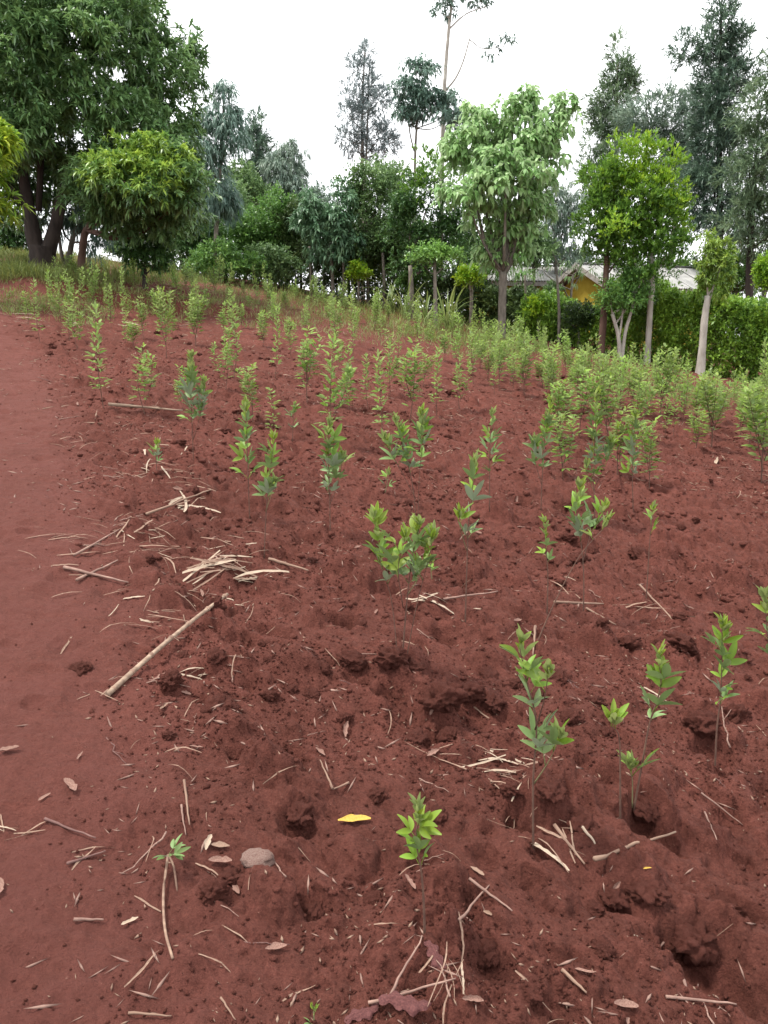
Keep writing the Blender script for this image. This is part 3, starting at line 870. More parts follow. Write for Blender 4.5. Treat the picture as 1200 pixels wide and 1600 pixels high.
for (px, p0, p1, dep, rad, lab) in [(642, 500, 415, 25, 4.5, 'pale grey post-like stem under the dense dark green tree'),
                                     (600, 470, 395, 28, 3.2, 'thin bare stem below the tall grey-green hedge tree'),
                                     (535, 462, 395, 28, 2.6, 'thin bare stem beside the bluish large-leaved tree'),
                                     (486, 450, 385, 29, 2.6, 'thin bare stem beside the upright green bush'),
                                     (820, 520, 430, 24, 2.0, 'thin pale stem just beside the pale-leaved tree trunk'),
                                     (735, 500, 420, 25, 2.2, 'thin stem in the undergrowth beside the feathery sapling'),
                                     (873, 545, 430, 22.5, 2.6, 'thin brown stem before the yellow-walled house')]:
    b = at(px, p0, dep); b[2] = h(b[0], b[1])
    top = at(px + random.uniform(-3, 3), p1, dep)
    q = smooth_path([np.array([0, 0, -.1]), (top - b) * .5 + np.array([.03, 0, 0]), top - b], 4)
    s = dep / F
    tag(ob('bare_stem', tube_mesh('bare_stem', q, np.linspace(rad * s, rad * s * .7, len(q)), 7, 3, .15), M['barkgrey'], None, b), lab, 'tree trunk')

# ------------------------------------------------------------------ hedge and undergrowth
def leafy_row(name, label, cat, pts, hgt, thick, count, mat, size=1.0, top=None, style='hedge', topmat=None, group=None):
    """pts: list of (px, depth) along its foot"""
    W = []
    for (px, dep) in pts:
        b = at(px, 500, dep)
        W.append(np.array([b[0], b[1], float(h_base(b[0], b[1]))]))
    W = np.array(W)
    root = empty(name, W[0], label, cat, group)
    rs = np.random.default_rng(hash_str(label) % 9999)
    n = count // 8
    t = rs.random(n) * (len(W) - 1)
    i = np.minimum(t.astype(int), len(W) - 2)
    base = W[i] + (W[i + 1] - W[i]) * (t - i)[:, None]
    dirn = unit((W[i + 1] - W[i]) * np.array([1, 1, 0]))
    side = np.stack([dirn[:, 1], -dirn[:, 0], np.zeros(n)], 1)
    hh = hgt * (.68 + .46 * vnoise(t * 4.3, t * 0 + 2, 5) + .26 * vnoise(t * 15, t * 0 + 9, 8))
    face = rs.random(n)
    zz = np.where(face < .35, 1 - .12 * rs.random(n) ** 2, rs.random(n) ** .8)
    off = np.where(face < .35, rs.uniform(-1, 1, n), np.where(rs.random(n) < .7, 1, -1) * (1 - .35 * rs.random(n) ** 1.5))
    off = np.where(face > .78, rs.uniform(-.7, .7, n), off)
    bul = (.75 + .5 * vnoise(t * 7, zz * 4, 15)) * (1 - .25 * zz ** 3)
    P = base + side * (off * thick * .5 * bul)[:, None]
    P[:, 2] += zz * hh
    A = unit(side * off[:, None] * .8 + np.array([0, 0, 1.]) * (.25 + .9 * (zz > .85))[:, None] + rs.normal(0, .4, (n, 3)))
    ll, lw, droop, per, aw, sc, gr, twig, shp = STYLES[style]
    per = 8
    tt = rs.random((n, per, 1))
    LP = (P[:, None] + A[:, None] * tt * twig * size).reshape(-1, 3)
    LD = (A[:, None] * aw + rs.normal(0, sc, (n, per, 3)) + np.array([0, 0, gr])).reshape(-1, 3)
    V, T, kk = leaves(LP, LD, ll * size * rs.uniform(.7, 1.2, len(LP)), lw * size * rs.uniform(.7, 1.2, len(LP)), droop, shp, rs)
    clump = np.clip(fbm(t * 4, zz * 3 + off, 77, 3) * 1.5 - .35, 0, 1)
    vv = np.repeat(np.clip(np.repeat(clump, per) * .7 + .12 + rs.normal(0, .15, len(LP)), 0, 1), kk)
    TRI[0] += len(T)
    ob('foliage', fast_mesh(name, V - W[0], T, {'v': vv}), M[mat], root)
    for k in range(max(3, int(len(W) * 2.5))):
        u = rs.random() * (len(W) - 1)
        j = min(int(u), len(W) - 2)
        c = W[j] + (W[j + 1] - W[j]) * (u - j) - W[0]
        q = smooth_path([c + np.array([0, 0, -.15]), c + np.array([rs.normal(0, .08), rs.normal(0, .08), hgt * .45]), c + np.array([rs.normal(0, .15), rs.normal(0, .15), hgt * .85])], 3)
        ob('stem', tube_mesh(name + '_stem', q, np.linspace(.035, .012, len(q)), 6, k, .15), M['bark'], root)
    return root

leafy_row('hedge', 'long clipped green hedge bordering the field in front of the house', 'hedge',
          [(960, 22.3), (1030, 21.2), (1120, 20.0), (1230, 18.8), (1330, 17.8)], 1.62, 1.5, 76000, 'hedge', size=1.35)
leafy_row('hedge', 'low dark hedge under the yellow gable of the house', 'hedge', [(830, 24.4), (890, 23.6), (965, 22.6)], .95, 1.4, 22000, 'hedge', size=1.3)
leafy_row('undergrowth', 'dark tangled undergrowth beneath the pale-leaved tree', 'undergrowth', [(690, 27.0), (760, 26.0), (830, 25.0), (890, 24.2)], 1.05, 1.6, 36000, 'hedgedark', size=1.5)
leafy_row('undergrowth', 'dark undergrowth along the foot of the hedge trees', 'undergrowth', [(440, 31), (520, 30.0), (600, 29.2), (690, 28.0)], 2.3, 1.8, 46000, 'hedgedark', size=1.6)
leafy_row('undergrowth', 'green undergrowth at the top edge of the field behind the low bushes', 'undergrowth', [(215, 31), (300, 30.5), (380, 31), (460, 31.5)], 1.6, 1.6, 22000, 'bush', size=1.5)
leafy_row('far_hedge', 'far dark belt of trees closing the view behind the hedge trees', 'tree belt', [(250, 37), (420, 37), (600, 36.5), (760, 36), (900, 36), (1050, 35), (1250, 33)], 3.1, 2.4, 60000, 'shrubgrey', size=2.0)
for (px, py, rx, ry, dep, mt, lab) in [
        (738, 432, 22, 18, 24.5, 'yellowgreen', 'yellow-green shrub beside the trunk of the pale-leaved tree'),
        (842, 482, 18, 18, 23.6, 'yellowgreen', 'yellow-green shrub before the yellow house wall'),
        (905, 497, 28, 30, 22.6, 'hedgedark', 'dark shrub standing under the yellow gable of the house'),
        (862, 468, 16, 24, 25.5, 'shrubgrey', 'thin grey-green shrub growing against the yellow gable'),
        (985, 462, 26, 16, 25.0, 'shrubgrey', 'grey-green shrub half hiding the house eave'),
        (640, 440, 18, 14, 26.5, 'bush', 'light green shrub low beside the post-like stem'),
        (560, 425, 18, 12, 27.5, 'yellowgreen', 'small bright shrub among the thin stems of the hedge trees'),
        (960, 485, 30, 22, 21.8, 'bush', 'green shrub behind the pale multi-stemmed shrub'),
        (1195, 430, 14, 26, 21.0, 'bright', 'bright green shrub poking above the hedge beside the black trunk'),
        (1180, 495, 40, 26, 19.0, 'hedge', 'leafy shrub bulging from the hedge behind the pollarded tree')]:
    tree('shrub', lab, 'shrub', px, dep, [(px, py + ry, 2.5), (px, py, 2)],
         [(px, py - ry * .3, rx * .7, ry * .7), (px - rx * .4, py + ry * .3, rx * .6, ry * .7), (px + rx * .4, py + ry * .3, rx * .6, ry * .7)],
         'hedge', 2600, mt, 'barkgrey', size=1.05, sub=7)

# ------------------------------------------------------------------ house behind the hedge
def box(name, sx, sy, sz, mat, parent, loc, rotz=0, rot=None):
    V = [(x * sx / 2, y * sy / 2, z * sz / 2) for x in (-1, 1) for y in (-1, 1) for z in (-1, 1)]
    Fc = [(0, 1, 3, 2), (4, 6, 7, 5), (0, 4, 5, 1), (2, 3, 7, 6), (0, 2, 6, 4), (1, 5, 7, 3)]
    me = bpy.data.meshes.new(name)
    me.from_pydata(V, [], Fc)
    o = ob(name, me, mat, parent, loc)
    o.rotation_euler = rot if rot else (0, 0, rotz)
    return o

def corrugated(name, width, length, th=.012, waves=9):
    """sheet in local XY: waves across x, runs down along y"""
    nx = waves * 6 + 1
    V, Fq = [], []
    for top in (1, 0):
        for j in (0, 1):
            for i in range(nx):
                x = (i / (nx - 1) - .5) * width
                V.append((x, (j - .5) * length, .028 * math.cos(2 * math.pi * waves * i / (nx - 1)) + (th if top else 0)))
    for i in range(nx - 1):
        Fq.append((i, i + 1, nx + i + 1, nx + i))
        Fq.append((2 * nx + i, 3 * nx + i, 3 * nx + i + 1, 2 * nx + i + 1))
        Fq.append((i, 2 * nx + i, 2 * nx + i + 1, i + 1))
        Fq.append((nx + i, nx + i + 1, 3 * nx + i + 1, 3 * nx + i))
    me = bpy.data.meshes.new(name)
    me.from_pydata(V, [], Fq)
    return me

def house(label, apex_px, apex_py, depth, yaw, length, half, drop, wall_mat, gable=True, n_sheet=5):
    a = at(apex_px, apex_py, depth)
    al = math.radians(yaw)
    u = np.array([math.cos(al), math.sin(al), 0])        # ridge direction
    n = np.array([math.sin(al), -math.cos(al), 0])       # front slope faces this way
    gz = float(h_base(a[0], a[1])) - .5
    root = empty('house', (a[0], a[1], gz), label, 'house')
    root.rotation_euler = (0, 0, al)
    ridge = a[2] - gz
    eave = ridge - drop
    wl_ = half - .35                                      # wall half width
    wtop = eave + drop * .35 / half - .08
    # walls (local: x along ridge, y toward back)
    L0, L1 = .35, length - .35
    box('wall', L1 - L0, .18, wtop, wall_mat, root, ((L0 + L1) / 2, -wl_ + .09, wtop / 2))
    box('wall', L1 - L0, .18, wtop, wall_mat, root, ((L0 + L1) / 2, wl_ - .09, wtop / 2))
    for xx in (L0 + .09, L1 - .09):
        me = bpy.data.meshes.new('gable_wall')
        y0 = wl_ - .182
        V = [(sx * .09, y, z) for sx in (-1, 1) for (y, z) in ((-y0, 0), (y0, 0), (y0, wtop), (0, ridge - .12), (-y0, wtop))]
        me.from_pydata(V, [], [(4, 3, 2, 1, 0), (5, 6, 7, 8, 9)] + [(i, (i + 1) % 5, 5 + (i + 1) % 5, 5 + i) for i in range(5)])
        ob('gable_wall', me, wall_mat, root, (xx, 0, 0))
    for (wx) in ((L0 + L1) * .35, (L0 + L1) * .72):
        w = box('window', .9, .05, .9, M['fascia'], root, (wx, -wl_ - .028, 1.35))
        for px_ in (-.21, .21):
            box('pane', .36, .02, .76, M['glass'], w, (px_, -.032, 0))
    sl = math.hypot(half, drop)
    ang = math.atan2(drop, half)
    sw = length / n_sheet
    me = corrugated('roof_sheet', sw + .03, sl + .05)
    me.materials.append(M['tin'])
    rf = box('roof', length - .1, .1, .1, M['fascia'], root, (length / 2, 0, ridge - .09))      # ridge purlin that carries the sheets
    for side in (-1, 1):
        for i in range(n_sheet):
            o = ob('roof_sheet', me, None, rf)
            o.location = ((i + .5) * sw - length / 2, side * half / 2, .11 - drop / 2 + (.008 if i % 2 else 0))
            o.rotation_euler = (-ang * side, 0, 0)
        ob_ = box('fascia_board', length - .04, .03, .16, M['fascia'], root, (length / 2, side * (half - .03), eave - .09))
        for xx in (-.02, length + .02):
            bb = box('barge_board', .03, sl, .18, M['fascia'], root, (xx, side * half / 2, (ridge + eave) / 2 - .03))
            bb.rotation_euler = (-ang * side, 0, 0)
    cap = box('ridge_cap', length, .22, .03, M['tin'], root, (length / 2, 0, ridge + .075))
    return root
house('yellow-walled house with white corrugated roof behind the hedge', 900, 414, 29.0, 20, 5.2, 2.1, .9, M['yellowwall'], n_sheet=6)
house('white-roofed building half hidden behind the pale-leaved tree', 735, 416, 34.0, 8, 5.0, 2.4, .75, M['yellowwall'], n_sheet=5)

# ------------------------------------------------------------------ pigeon pea plants
def leaflet(L, W, droop, fold, n=5):
    """folded lanceolate leaflet along +x; verts, quads"""
    V, Fq = [], []
    for i in range(n + 1):
        t = i / n
        w = W * .5 * (math.sin(math.pi * min(1, t * .93 + .035) ** .85) ** .9) + .0006
        x, z = L * t * (1 - .25 * droop * t), -L * droop * t * t * .55
        V += [(x, w, z + w * fold), (x, 0, z), (x, -w, z + w * fold)]
    for i in range(n):
        a = i * 3
        Fq += [(a, a + 1, a + 4, a + 3), (a + 1, a + 2, a + 5, a + 4)]
    return np.array(V), Fq[:]

def trifoliate(rs, L=.086, W=.0245, droop=.3, fold=.5, spread=48, pet=.04, n=5, rise=.2):
    V, Fq = [], []
    pv, pf = tube([(0, 0, 0), (pet * .5, 0, pet * rise), (pet, 0, pet * rise * 1.6)], [.0016, .0013, .0011], 4)
    V += [tuple(v) for v in pv]
    Fq += [f for f in pf]
    for k, ang in enumerate((0, spread, -spread)):
        lv, lf = leaflet(L * (1 if k == 0 else .86) * rs.uniform(.9, 1.1), W * rs.uniform(.9, 1.1), droop * rs.uniform(.5, 1.4), fold * rs.uniform(.6, 1.2), n)
        a = math.radians(ang + rs.uniform(-10, 10))
        el = math.radians(rs.uniform(-5, 30))
        roll = rs.uniform(-.5, .5)
        R = Matrix.Rotation(a, 3, 'Z') @ Matrix.Rotation(-el, 3, 'Y') @ Matrix.Rotation(roll, 3, 'X')
        lv = np.array([tuple(R @ Vector(p)) for p in lv]) + np.array([pet + (.012 if k == 0 else 0), 0, pet * rise * 1.6])
        b = len(V)
        V += [tuple(p) for p in lv]
        Fq += [tuple(i + b for i in f) for f in lf]
    return V, Fq

def leaf_mesh(rs, mat, **kw):
    V, Fq = trifoliate(rs, **kw)
    me = bpy.data.meshes.new('pea_leaf')
    me.from_pydata(V, [], [tuple(dict.fromkeys(f)) for f in Fq])
    for p in me.polygons:
        p.use_smooth = True
    a = me.attributes.new('v', 'FLOAT', 'POINT')
    a.data.foreach_set('value', np.full(len(V), rs.uniform(.1, .9), np.float32))
    me.materials.append(mat)
    return me
LRS = np.random.default_rng(3)
LEAF = {'mid': [leaf_mesh(LRS, M['pea'], droop=LRS.uniform(.1, .6)) for _ in range(6)],
        'old': [leaf_mesh(LRS, M['pea_old'], droop=LRS.uniform(.1, .5), W=.026, L=.092) for _ in range(5)],
        'young': [leaf_mesh(LRS, M['pea_young'], droop=.1, L=.07, W=.022, fold=.9, spread=30, pet=.02) for _ in range(4)]}

def place_leaf(parent, p, az, el, scale, kind, rs):
    o = ob('leaf', LEAF[kind][rs.integers(len(LEAF[kind]))], None, parent)
    o.location = p
    o.rotation_euler = (Matrix.Rotation(az, 3, 'Z') @ Matrix.Rotation(-el, 3, 'Y') @ Matrix.Rotation(rs.normal(0, .35), 3, 'X')).to_euler()
    o.scale = (scale,) * 3
    return o

NEARPX = []
def pea_plant(base_px, stems, label, leaf=1.0, gap=.05, start=.35, group=None, name='pigeon_pea_plant', young=.3, r0=.0034, per=1.3):
    """stems: list of (polyline in px, first-leaf fraction); the plant stands at the depth of its base"""
    b = hit(*base_px)
    NEARPX.append((b[0], b[1]))
    D = b[1]
    rs = np.random.default_rng(hash_str(label + str(base_px)) % 99991)
    root = empty(name, b, label, 'plant', group)
    for si, (pl, f0) in enumerate(stems):
        dd = 0. if si == 0 else rs.uniform(-.05, .05)
        W = [at(px, py, D + dd * (i / max(1, len(pl) - 1)) * 2) - b for i, (px, py) in enumerate(pl)]
        if W[0][2] < .03:
            W[0] = np.array([W[0][0], W[0][1], -.03])
        sp = smooth_path(W, 5)
        ln = sum(np.linalg.norm(sp[i + 1] - sp[i]) for i in range(len(sp) - 1))
        ra = r0 * (1 if si == 0 else .65)
        ob('stem', tube_mesh('pea_stem', sp, np.linspace(ra, ra * .35, len(sp)), 6, si), M['stem'] if ln > .2 else M['stemgreen'], root)
        nn = max(2, int(ln * (1 - f0) / (gap * .72)))
        az0 = rs.uniform(0, 6.28)
        for k in range(nn):
            t = f0 + (1 - f0) * (k + .3) / nn
            q = t * (len(sp) - 1)
            i = min(int(q), len(sp) - 2)
            p = sp[i] + (sp[i + 1] - sp[i]) * (q - i)
            for _ in range(1 + (rs.random() < per - 1)):
                az0 += 2.4 + rs.normal(0, .5)
                kind = 'young' if t > 1 - young * .6 else ('mid' if t > .62 or rs.random() < .45 else 'old')
                el = .35 + .75 * t + rs.normal(0, .2)
                place_leaf(root, p, az0, el, leaf * rs.uniform(.65, 1.1) * (1 if kind != 'young' else .8), kind, rs)
        for k in range(3):
            place_leaf(root, sp[-1], rs.uniform(0, 6.28), rs.uniform(.9, 1.4), leaf * rs.uniform(.55, .85), 'young', rs)
    return root

pea_plant((664, 1460), [([(664, 1460), (662, 1410), (658, 1360), (650, 1310), (656, 1275)], .5)], 'short single pigeon pea seedling growing beside the yellow fallen leaf', leaf=.7, gap=.032, per=1.7)
pea_plant((834, 1325), [([(834, 1325), (833, 1220), (838, 1130), (822, 1060), (812, 1012)], .34), ([(834, 1225), (856, 1192), (872, 1160)], .3), ([(836, 1140), (850, 1095), (856, 1058)], .6)],
          'tall pigeon pea seedling with leaf clusters, its stem beside a dark hollow', gap=.062, leaf=.85, per=1.35)
pea_plant((970, 1285), [([(970, 1285), (969, 1210), (967, 1150), (955, 1135)], .82)], 'thin bare-stemmed pigeon pea seedling with one leaf, at the deepest black hollow', gap=.08, per=1)
pea_plant((990, 1266), [([(990, 1266), (1003, 1195), (1015, 1130), (1032, 1075), (1030, 1035)], .45), ([(988, 1262), (988, 1220), (985, 1205)], .6)],
          'pigeon pea seedling with upright leaves rising from behind the deepest black hollow', gap=.06, per=1.4, leaf=.9)
pea_plant((1118, 1200), [([(1118, 1200), (1120, 1140), (1126, 1090), (1128, 1030), (1128, 980)], .42)], 'pigeon pea seedling with yellow-green tip in crumbled soil near the hollows', gap=.055, per=1.5, leaf=.85)
pea_plant((1205, 1085), [([(1205, 1085), (1203, 1030), (1198, 980), (1196, 940)], .3)], 'pigeon pea seedling next to the one with the yellow-green tip', gap=.06)
pea_plant((628, 1022), [([(628, 1022), (634, 960), (640, 900), (648, 850), (655, 825)], .42), ([(622, 1022), (612, 940), (596, 880), (586, 815)], .45), ([(634, 1022), (650, 950), (668, 880), (676, 845)], .5),
                        ([(630, 950), (622, 890), (632, 845)], .3), ([(636, 930), (655, 900), (664, 860)], .3)],
          'bushiest bright green pigeon pea plant, just behind a pale maize husk', gap=.055, per=1.35, leaf=1.0)
pea_plant((727, 972), [([(727, 972), (729, 900), (732, 820), (738, 765), (742, 728)], .4), ([(729, 860), (716, 815)], .4)], 'slim pigeon pea plant on a long thin stem beside the husk stalk', gap=.085, per=1.25)
pea_plant((912, 962), [([(912, 962), (912, 900), (908, 850), (900, 800), (905, 765)], .5), ([(910, 880), (925, 830), (945, 800)], .4)], 'leafy pigeon pea plant with long slanting bare branch', gap=.055, per=1.5)
pea_plant((836, 1005), [([(836, 1005), (865, 945), (905, 870), (950, 818)], .8)], 'long leaning pigeon pea stem crossing the leafy plant', gap=.07, leaf=.9)
pea_plant((855, 962), [([(855, 962), (856, 900), (853, 860), (850, 820)], .45)], 'small pigeon pea seedling beside the long leaning stem', gap=.06, leaf=.8)
pea_plant((1010, 935), [([(1010, 935), (1013, 880), (1016, 835), (1020, 800)], .62)], 'sparse pigeon pea seedling behind the fallen straight twig', gap=.09, leaf=.85, per=1)
pea_plant((412, 872), [([(412, 872), (416, 800), (422, 740), (428, 690)], .4), ([(415, 800), (428, 760)], .4)], 'pigeon pea plant rising behind the heap of dry maize leaves', gap=.06, per=1.4)
pea_plant((390, 812), [([(390, 812), (388, 750), (386, 690), (384, 640)], .32)], 'pigeon pea plant next behind the one at the maize-leaf heap', gap=.06, per=1.5)
pea_plant((516, 832), [([(516, 832), (515, 770), (513, 710), (514, 665)], .3), ([(515, 790), (530, 750), (535, 715)], .4)], 'dense column-shaped pigeon pea plant alone on bare red soil', gap=.045, per=1.7)
pea_plant((652, 835), [([(652, 835), (645, 760), (630, 700), (618, 660)], .42), ([(652, 835), (655, 750), (660, 690), (658, 652)], .45), ([(650, 780), (618, 720), (600, 690)], .4)],
          'spreading pigeon pea plant with forked stems behind the bushiest one', gap=.055, per=1.5)
pea_plant((765, 800), [([(765, 800), (765, 740), (766, 690), (770, 650)], .3)], 'slim pigeon pea plant behind the one on the long thin stem', gap=.06, per=1.3)
pea_plant((845, 800), [([(845, 800), (848, 730), (852, 680), (862, 630)], .3), ([(847, 760), (835, 715), (836, 690)], .3)], 'tall bright pigeon pea plant at the front of the crowded rows', gap=.05, per=1.6)
pea_plant((930, 815), [([(930, 815), (928, 740), (930, 680), (932, 620)], .3), ([(929, 770), (915, 730)], .3), ([(930, 760), (950, 715), (955, 690)], .3)], 'broad bright pigeon pea plant behind the slanting branch', gap=.045, per=1.8)
pea_plant((990, 800), [([(990, 800), (988, 740), (990, 690), (992, 650)], .3)], 'pigeon pea plant beside the broad bright one in the crowded rows', gap=.05, per=1.6)
pea_plant((245, 738), [([(245, 738), (244, 715), (246, 695)], .3)], 'tiny pigeon pea seedling standing in straw litter near the path', gap=.04, leaf=.7)
pea_plant((302, 722), [([(302, 722), (300, 660), (298, 610), (300, 560)], .32), ([(301, 690), (315, 640), (318, 600)], .3)], 'dense tall pigeon pea plant nearest the path edge', gap=.045, per=1.9)
pea_plant((676, 905), [([(676, 905), (672, 880)], .5)], 'leaf sprig low beside the bushiest pigeon pea plant', gap=.04, leaf=.7)
pea_plant((600, 770), [([(600, 770), (605, 755), (607, 740)], .3)], 'tiny pigeon pea sprout below the spreading forked plant', gap=.05, leaf=.7)

pea_plant((457, 690), [([(457, 690), (458, 660), (460, 635)], .3)], 'small pigeon pea sprout between two tall row plants', gap=.045, leaf=.8)
pea_plant((491, 1597), [([(491, 1597), (490, 1580)], .3)], 'tiny round-leaved green sprout beside the crumpled red dead leaf', gap=.02, leaf=.32, name='weed_sprout')

# farther plants: eight shapes, copied with their parts
def far_variant(seed, nb, nleaf, pale):
    rs = np.random.default_rng(seed)
    SV, SF, LP, LD, vv = [], [], [], [], []
    for b in range(nb):
        ang = rs.uniform(0, 6.28)
        sprd = (0 if b == 0 else rs.uniform(.06, .17))
        top = np.array([math.cos(ang) * sprd, math.sin(ang) * sprd, 1.0 if b == 0 else rs.uniform(.65, .97)])
        st = np.array([0, 0, -.04]) if b == 0 else np.array([0, 0, rs.uniform(.1, .35)])
        mid = (st + top) / 2 + np.array([rs.normal(0, .03), rs.normal(0, .03), 0])
        sp = smooth_path([st, mid, top], 4)
        v, f = tube(sp, np.linspace(.0055 if b == 0 else .004, .0015, len(sp)), 5)
        o = len(SV)
        SV += [tuple(x) for x in v]
        SF += [tuple(dict.fromkeys(i + o for i in q)) for q in f]
        az = rs.uniform(0, 6.28)
        for k in range(nleaf):
            t = .2 + .8 * (k + .5) / nleaf
            q = t * (len(sp) - 1)
            i = min(int(q), len(sp) - 2)
            p = sp[i] + (sp[i + 1] - sp[i]) * (q - i)
            az += 2.4 + rs.normal(0, .4)
            el = .35 + .9 * t + rs.normal(0, .22)
            d0 = np.array([math.cos(az) * math.cos(el), math.sin(az) * math.cos(el), math.sin(el)])
            pet = p + d0 * .045
            s_ = unit(np.cross(d0, [0, 0, 1.]))
            for a in (0, .8, -.8):
                LP.append(pet + (d0 * .015 if a == 0 else 0))
                LD.append(d0 * math.cos(a) + s_ * math.sin(a) + np.array([0, 0, rs.uniform(-.25, .35)]))
                vv.append(np.clip(.15 + .55 * t * rs.uniform(.6, 1.3) + rs.normal(0, .1), 0, 1))
    LP, LD = np.array(LP), np.array(LD)
    V, T, kk = leaves(LP, LD, .098 * rs.uniform(.7, 1.25, len(LP)), .029 * rs.uniform(.8, 1.2, len(LP)), .25, 4, rs)
    fm = fast_mesh('pea_foliage', V, T, {'v': np.repeat(vv, kk)})
    fm.materials.append(M['pea_far'])
    sm = bpy.data.meshes.new('pea_stems')
    sm.from_pydata(SV, [], SF)
    sm.materials.append(M['stem'])
    return sm, fm
VAR = [far_variant(100 + i, nb, nl, 0) for i, (nb, nl) in enumerate([(1, 30), (2, 24), (3, 19), (2, 28), (4, 17), (1, 24), (3, 23), (5, 17)])]

PEAS = []
SHAPE = ['slim single-stemmed', 'slim two-stemmed', 'three-stemmed', 'leafy two-stemmed', 'bushy', 'thin single-stemmed', 'leafy three-stemmed', 'broad bushy']
def zone(b):
    d = b[0] - float(np.interp(b[1], _py, _pxx))
    if b[1] > 15.5 and b[0] < -2:
        return 'under the mango trees'
    if d < 2.2:
        return 'beside the path'
    if b[0] > .12 * b[1] + 1.0:
        return 'before the clipped hedge' if b[1] > 12 else 'on the hedge side'
    return 'below the hedge trees' if b[1] > 14 else 'in the open'
def far_pea(b, hgt, wid, label, group, var=None, cat='plant'):
    v = VAR[random.randrange(len(VAR)) if var is None else var]
    root = empty('pigeon_pea_plant', b, label, cat, group)
    root.rotation_euler = (random.uniform(-.06, .06), random.uniform(-.06, .06), random.uniform(0, 6.28))
    root.scale = (wid, wid, hgt)
    ob('stem', v[0], None, root)
    ob('foliage', v[1], None, root)
    PEAS.append((b[0], b[1]))

MID = [  # base px, base py, top py, width, variant
    (227, 652, 545, 1.0, 2), (162, 640, 488, .95, 0), (520, 690, 535, 1.1, 3), (598, 690, 560, 1.0, 0), (640, 660, 538, 1.2, 4), (682, 650, 550, .9, 0), (480, 630, 518, 1.2, 4), (365, 590, 480, .9, 1),
    (352, 610, 530, .9, 2), (430, 590, 482, .8, 0), (395, 660, 575, 1.0, 6), (545, 640, 545, .9, 1), (718, 640, 560, .9, 2), (1032, 650, 545, 1.35, 7), (1190, 755, 600, 1.5, 7), (1112, 700, 585, 1.4, 7),
    (1085, 680, 590, 1.2, 4), (1150, 640, 575, .9, 2), (210, 545, 502, 1.1, 4), (260, 560, 455, 1.0, 6), (305, 540, 462, 1.3, 7), (195, 510, 425, .8, 0), (870, 690, 600, 1.3, 7), (905, 680, 580, 1.3, 6), (950, 690, 590, 1.3, 7),
    (780, 610, 525, 1.1, 6), (820, 620, 540, 1.2, 7), (860, 640, 545, 1.2, 6), (905, 640, 550, 1.2, 7), (945, 640, 555, 1.2, 6), (985, 645, 565, 1.2, 4), (740, 600, 515, 1.0, 2), (610, 620, 540, .9, 3),
    (575, 640, 560, .8, 0), (455, 560, 500, .9, 2), (285, 640, 575, .7, 1), (420, 680, 610, .8, 5), (1015, 760, 660, 1.0, 6), (965, 745, 640, 1.2, 4), (880, 750, 650, 1.1, 6), (1190, 640, 540, 1.0, 6), (1170, 700, 610, 1.1, 4)]
for (px, py, ty, wd, vr) in MID:
    b = hit(px, py)
    top = at(px, ty, b[1])
    hg = max(.3, top[2] - b[2])
    far_pea(b, hg, wd * (.55 + .42 * hg), '%s pigeon pea plant in the middle rows %s' % (SHAPE[vr], zone(b)), 'pigeon pea plants of the middle rows', vr)

EDGE = [(0, 455), (130, 452), (300, 445), (430, 458), (560, 490), (700, 516), (780, 540), (950, 592), (1090, 626), (1200, 640)]
ex, ey = zip(*EDGE)
tries = 0
nfar = 0
frs = random.Random(5)
while nfar < 225 and tries < 9000:
    tries += 1
    px = frs.uniform(15, 1230)
    e = float(np.interp(px, ex, ey))
    py = e + 2 + (80 if px > 740 else 95) * frs.random() ** 1.35
    right = px > 740
    if not right and frs.random() < .45:
        continue
    b = hit(px, py)
    if path_mask(np.array(b[0]), np.array(b[1])) > .3:
        continue
    md = .34 if right else .6
    if any((b[0] - q[0]) ** 2 + (b[1] - q[1]) ** 2 < md * md for q in PEAS + NEARPX):
        continue
    hg = frs.uniform(.4, .85) if right else frs.uniform(.35, .9)
    v = frs.randrange(8)
    far_pea(b, hg, frs.uniform(.5, .95) if right else frs.uniform(.55, .95), '%s pale pigeon pea plant in the upper field %s' % (SHAPE[v], zone(b)), 'pigeon pea plants of the upper field', v)
    nfar += 1

# ------------------------------------------------------------------ grass
def grass_stuff(name, label, cat, mat, pts, hmin, hmax, per, wid=.012, lean=.35):
    rs = np.random.default_rng(len(pts))
    P = np.repeat(np.array(pts), per, 0)
    n = len(P)
    P = P + np.c_[rs.normal(0, .10, n), rs.normal(0, .10, n), np.full(n, -.02)]
    D = np.c_[rs.normal(0, lean, n), rs.normal(0, lean, n), np.ones(n)]
    V, T, kk = leaves(P, D, rs.uniform(hmin, hmax, n), wid * rs.uniform(.6, 1.4, n), .28, 2, rs)
    cl = np.repeat(rs.random(len(pts)), per)
    vv = np.repeat(np.clip(cl * .7 + rs.normal(.15, .2, n), 0, 1), kk)
    TRI[0] += len(T)
    o = ob(name, fast_mesh(name, V, T, {'v': vv}), M[mat])
    o['kind'] = 'stuff'
    return tag(o, label, cat)

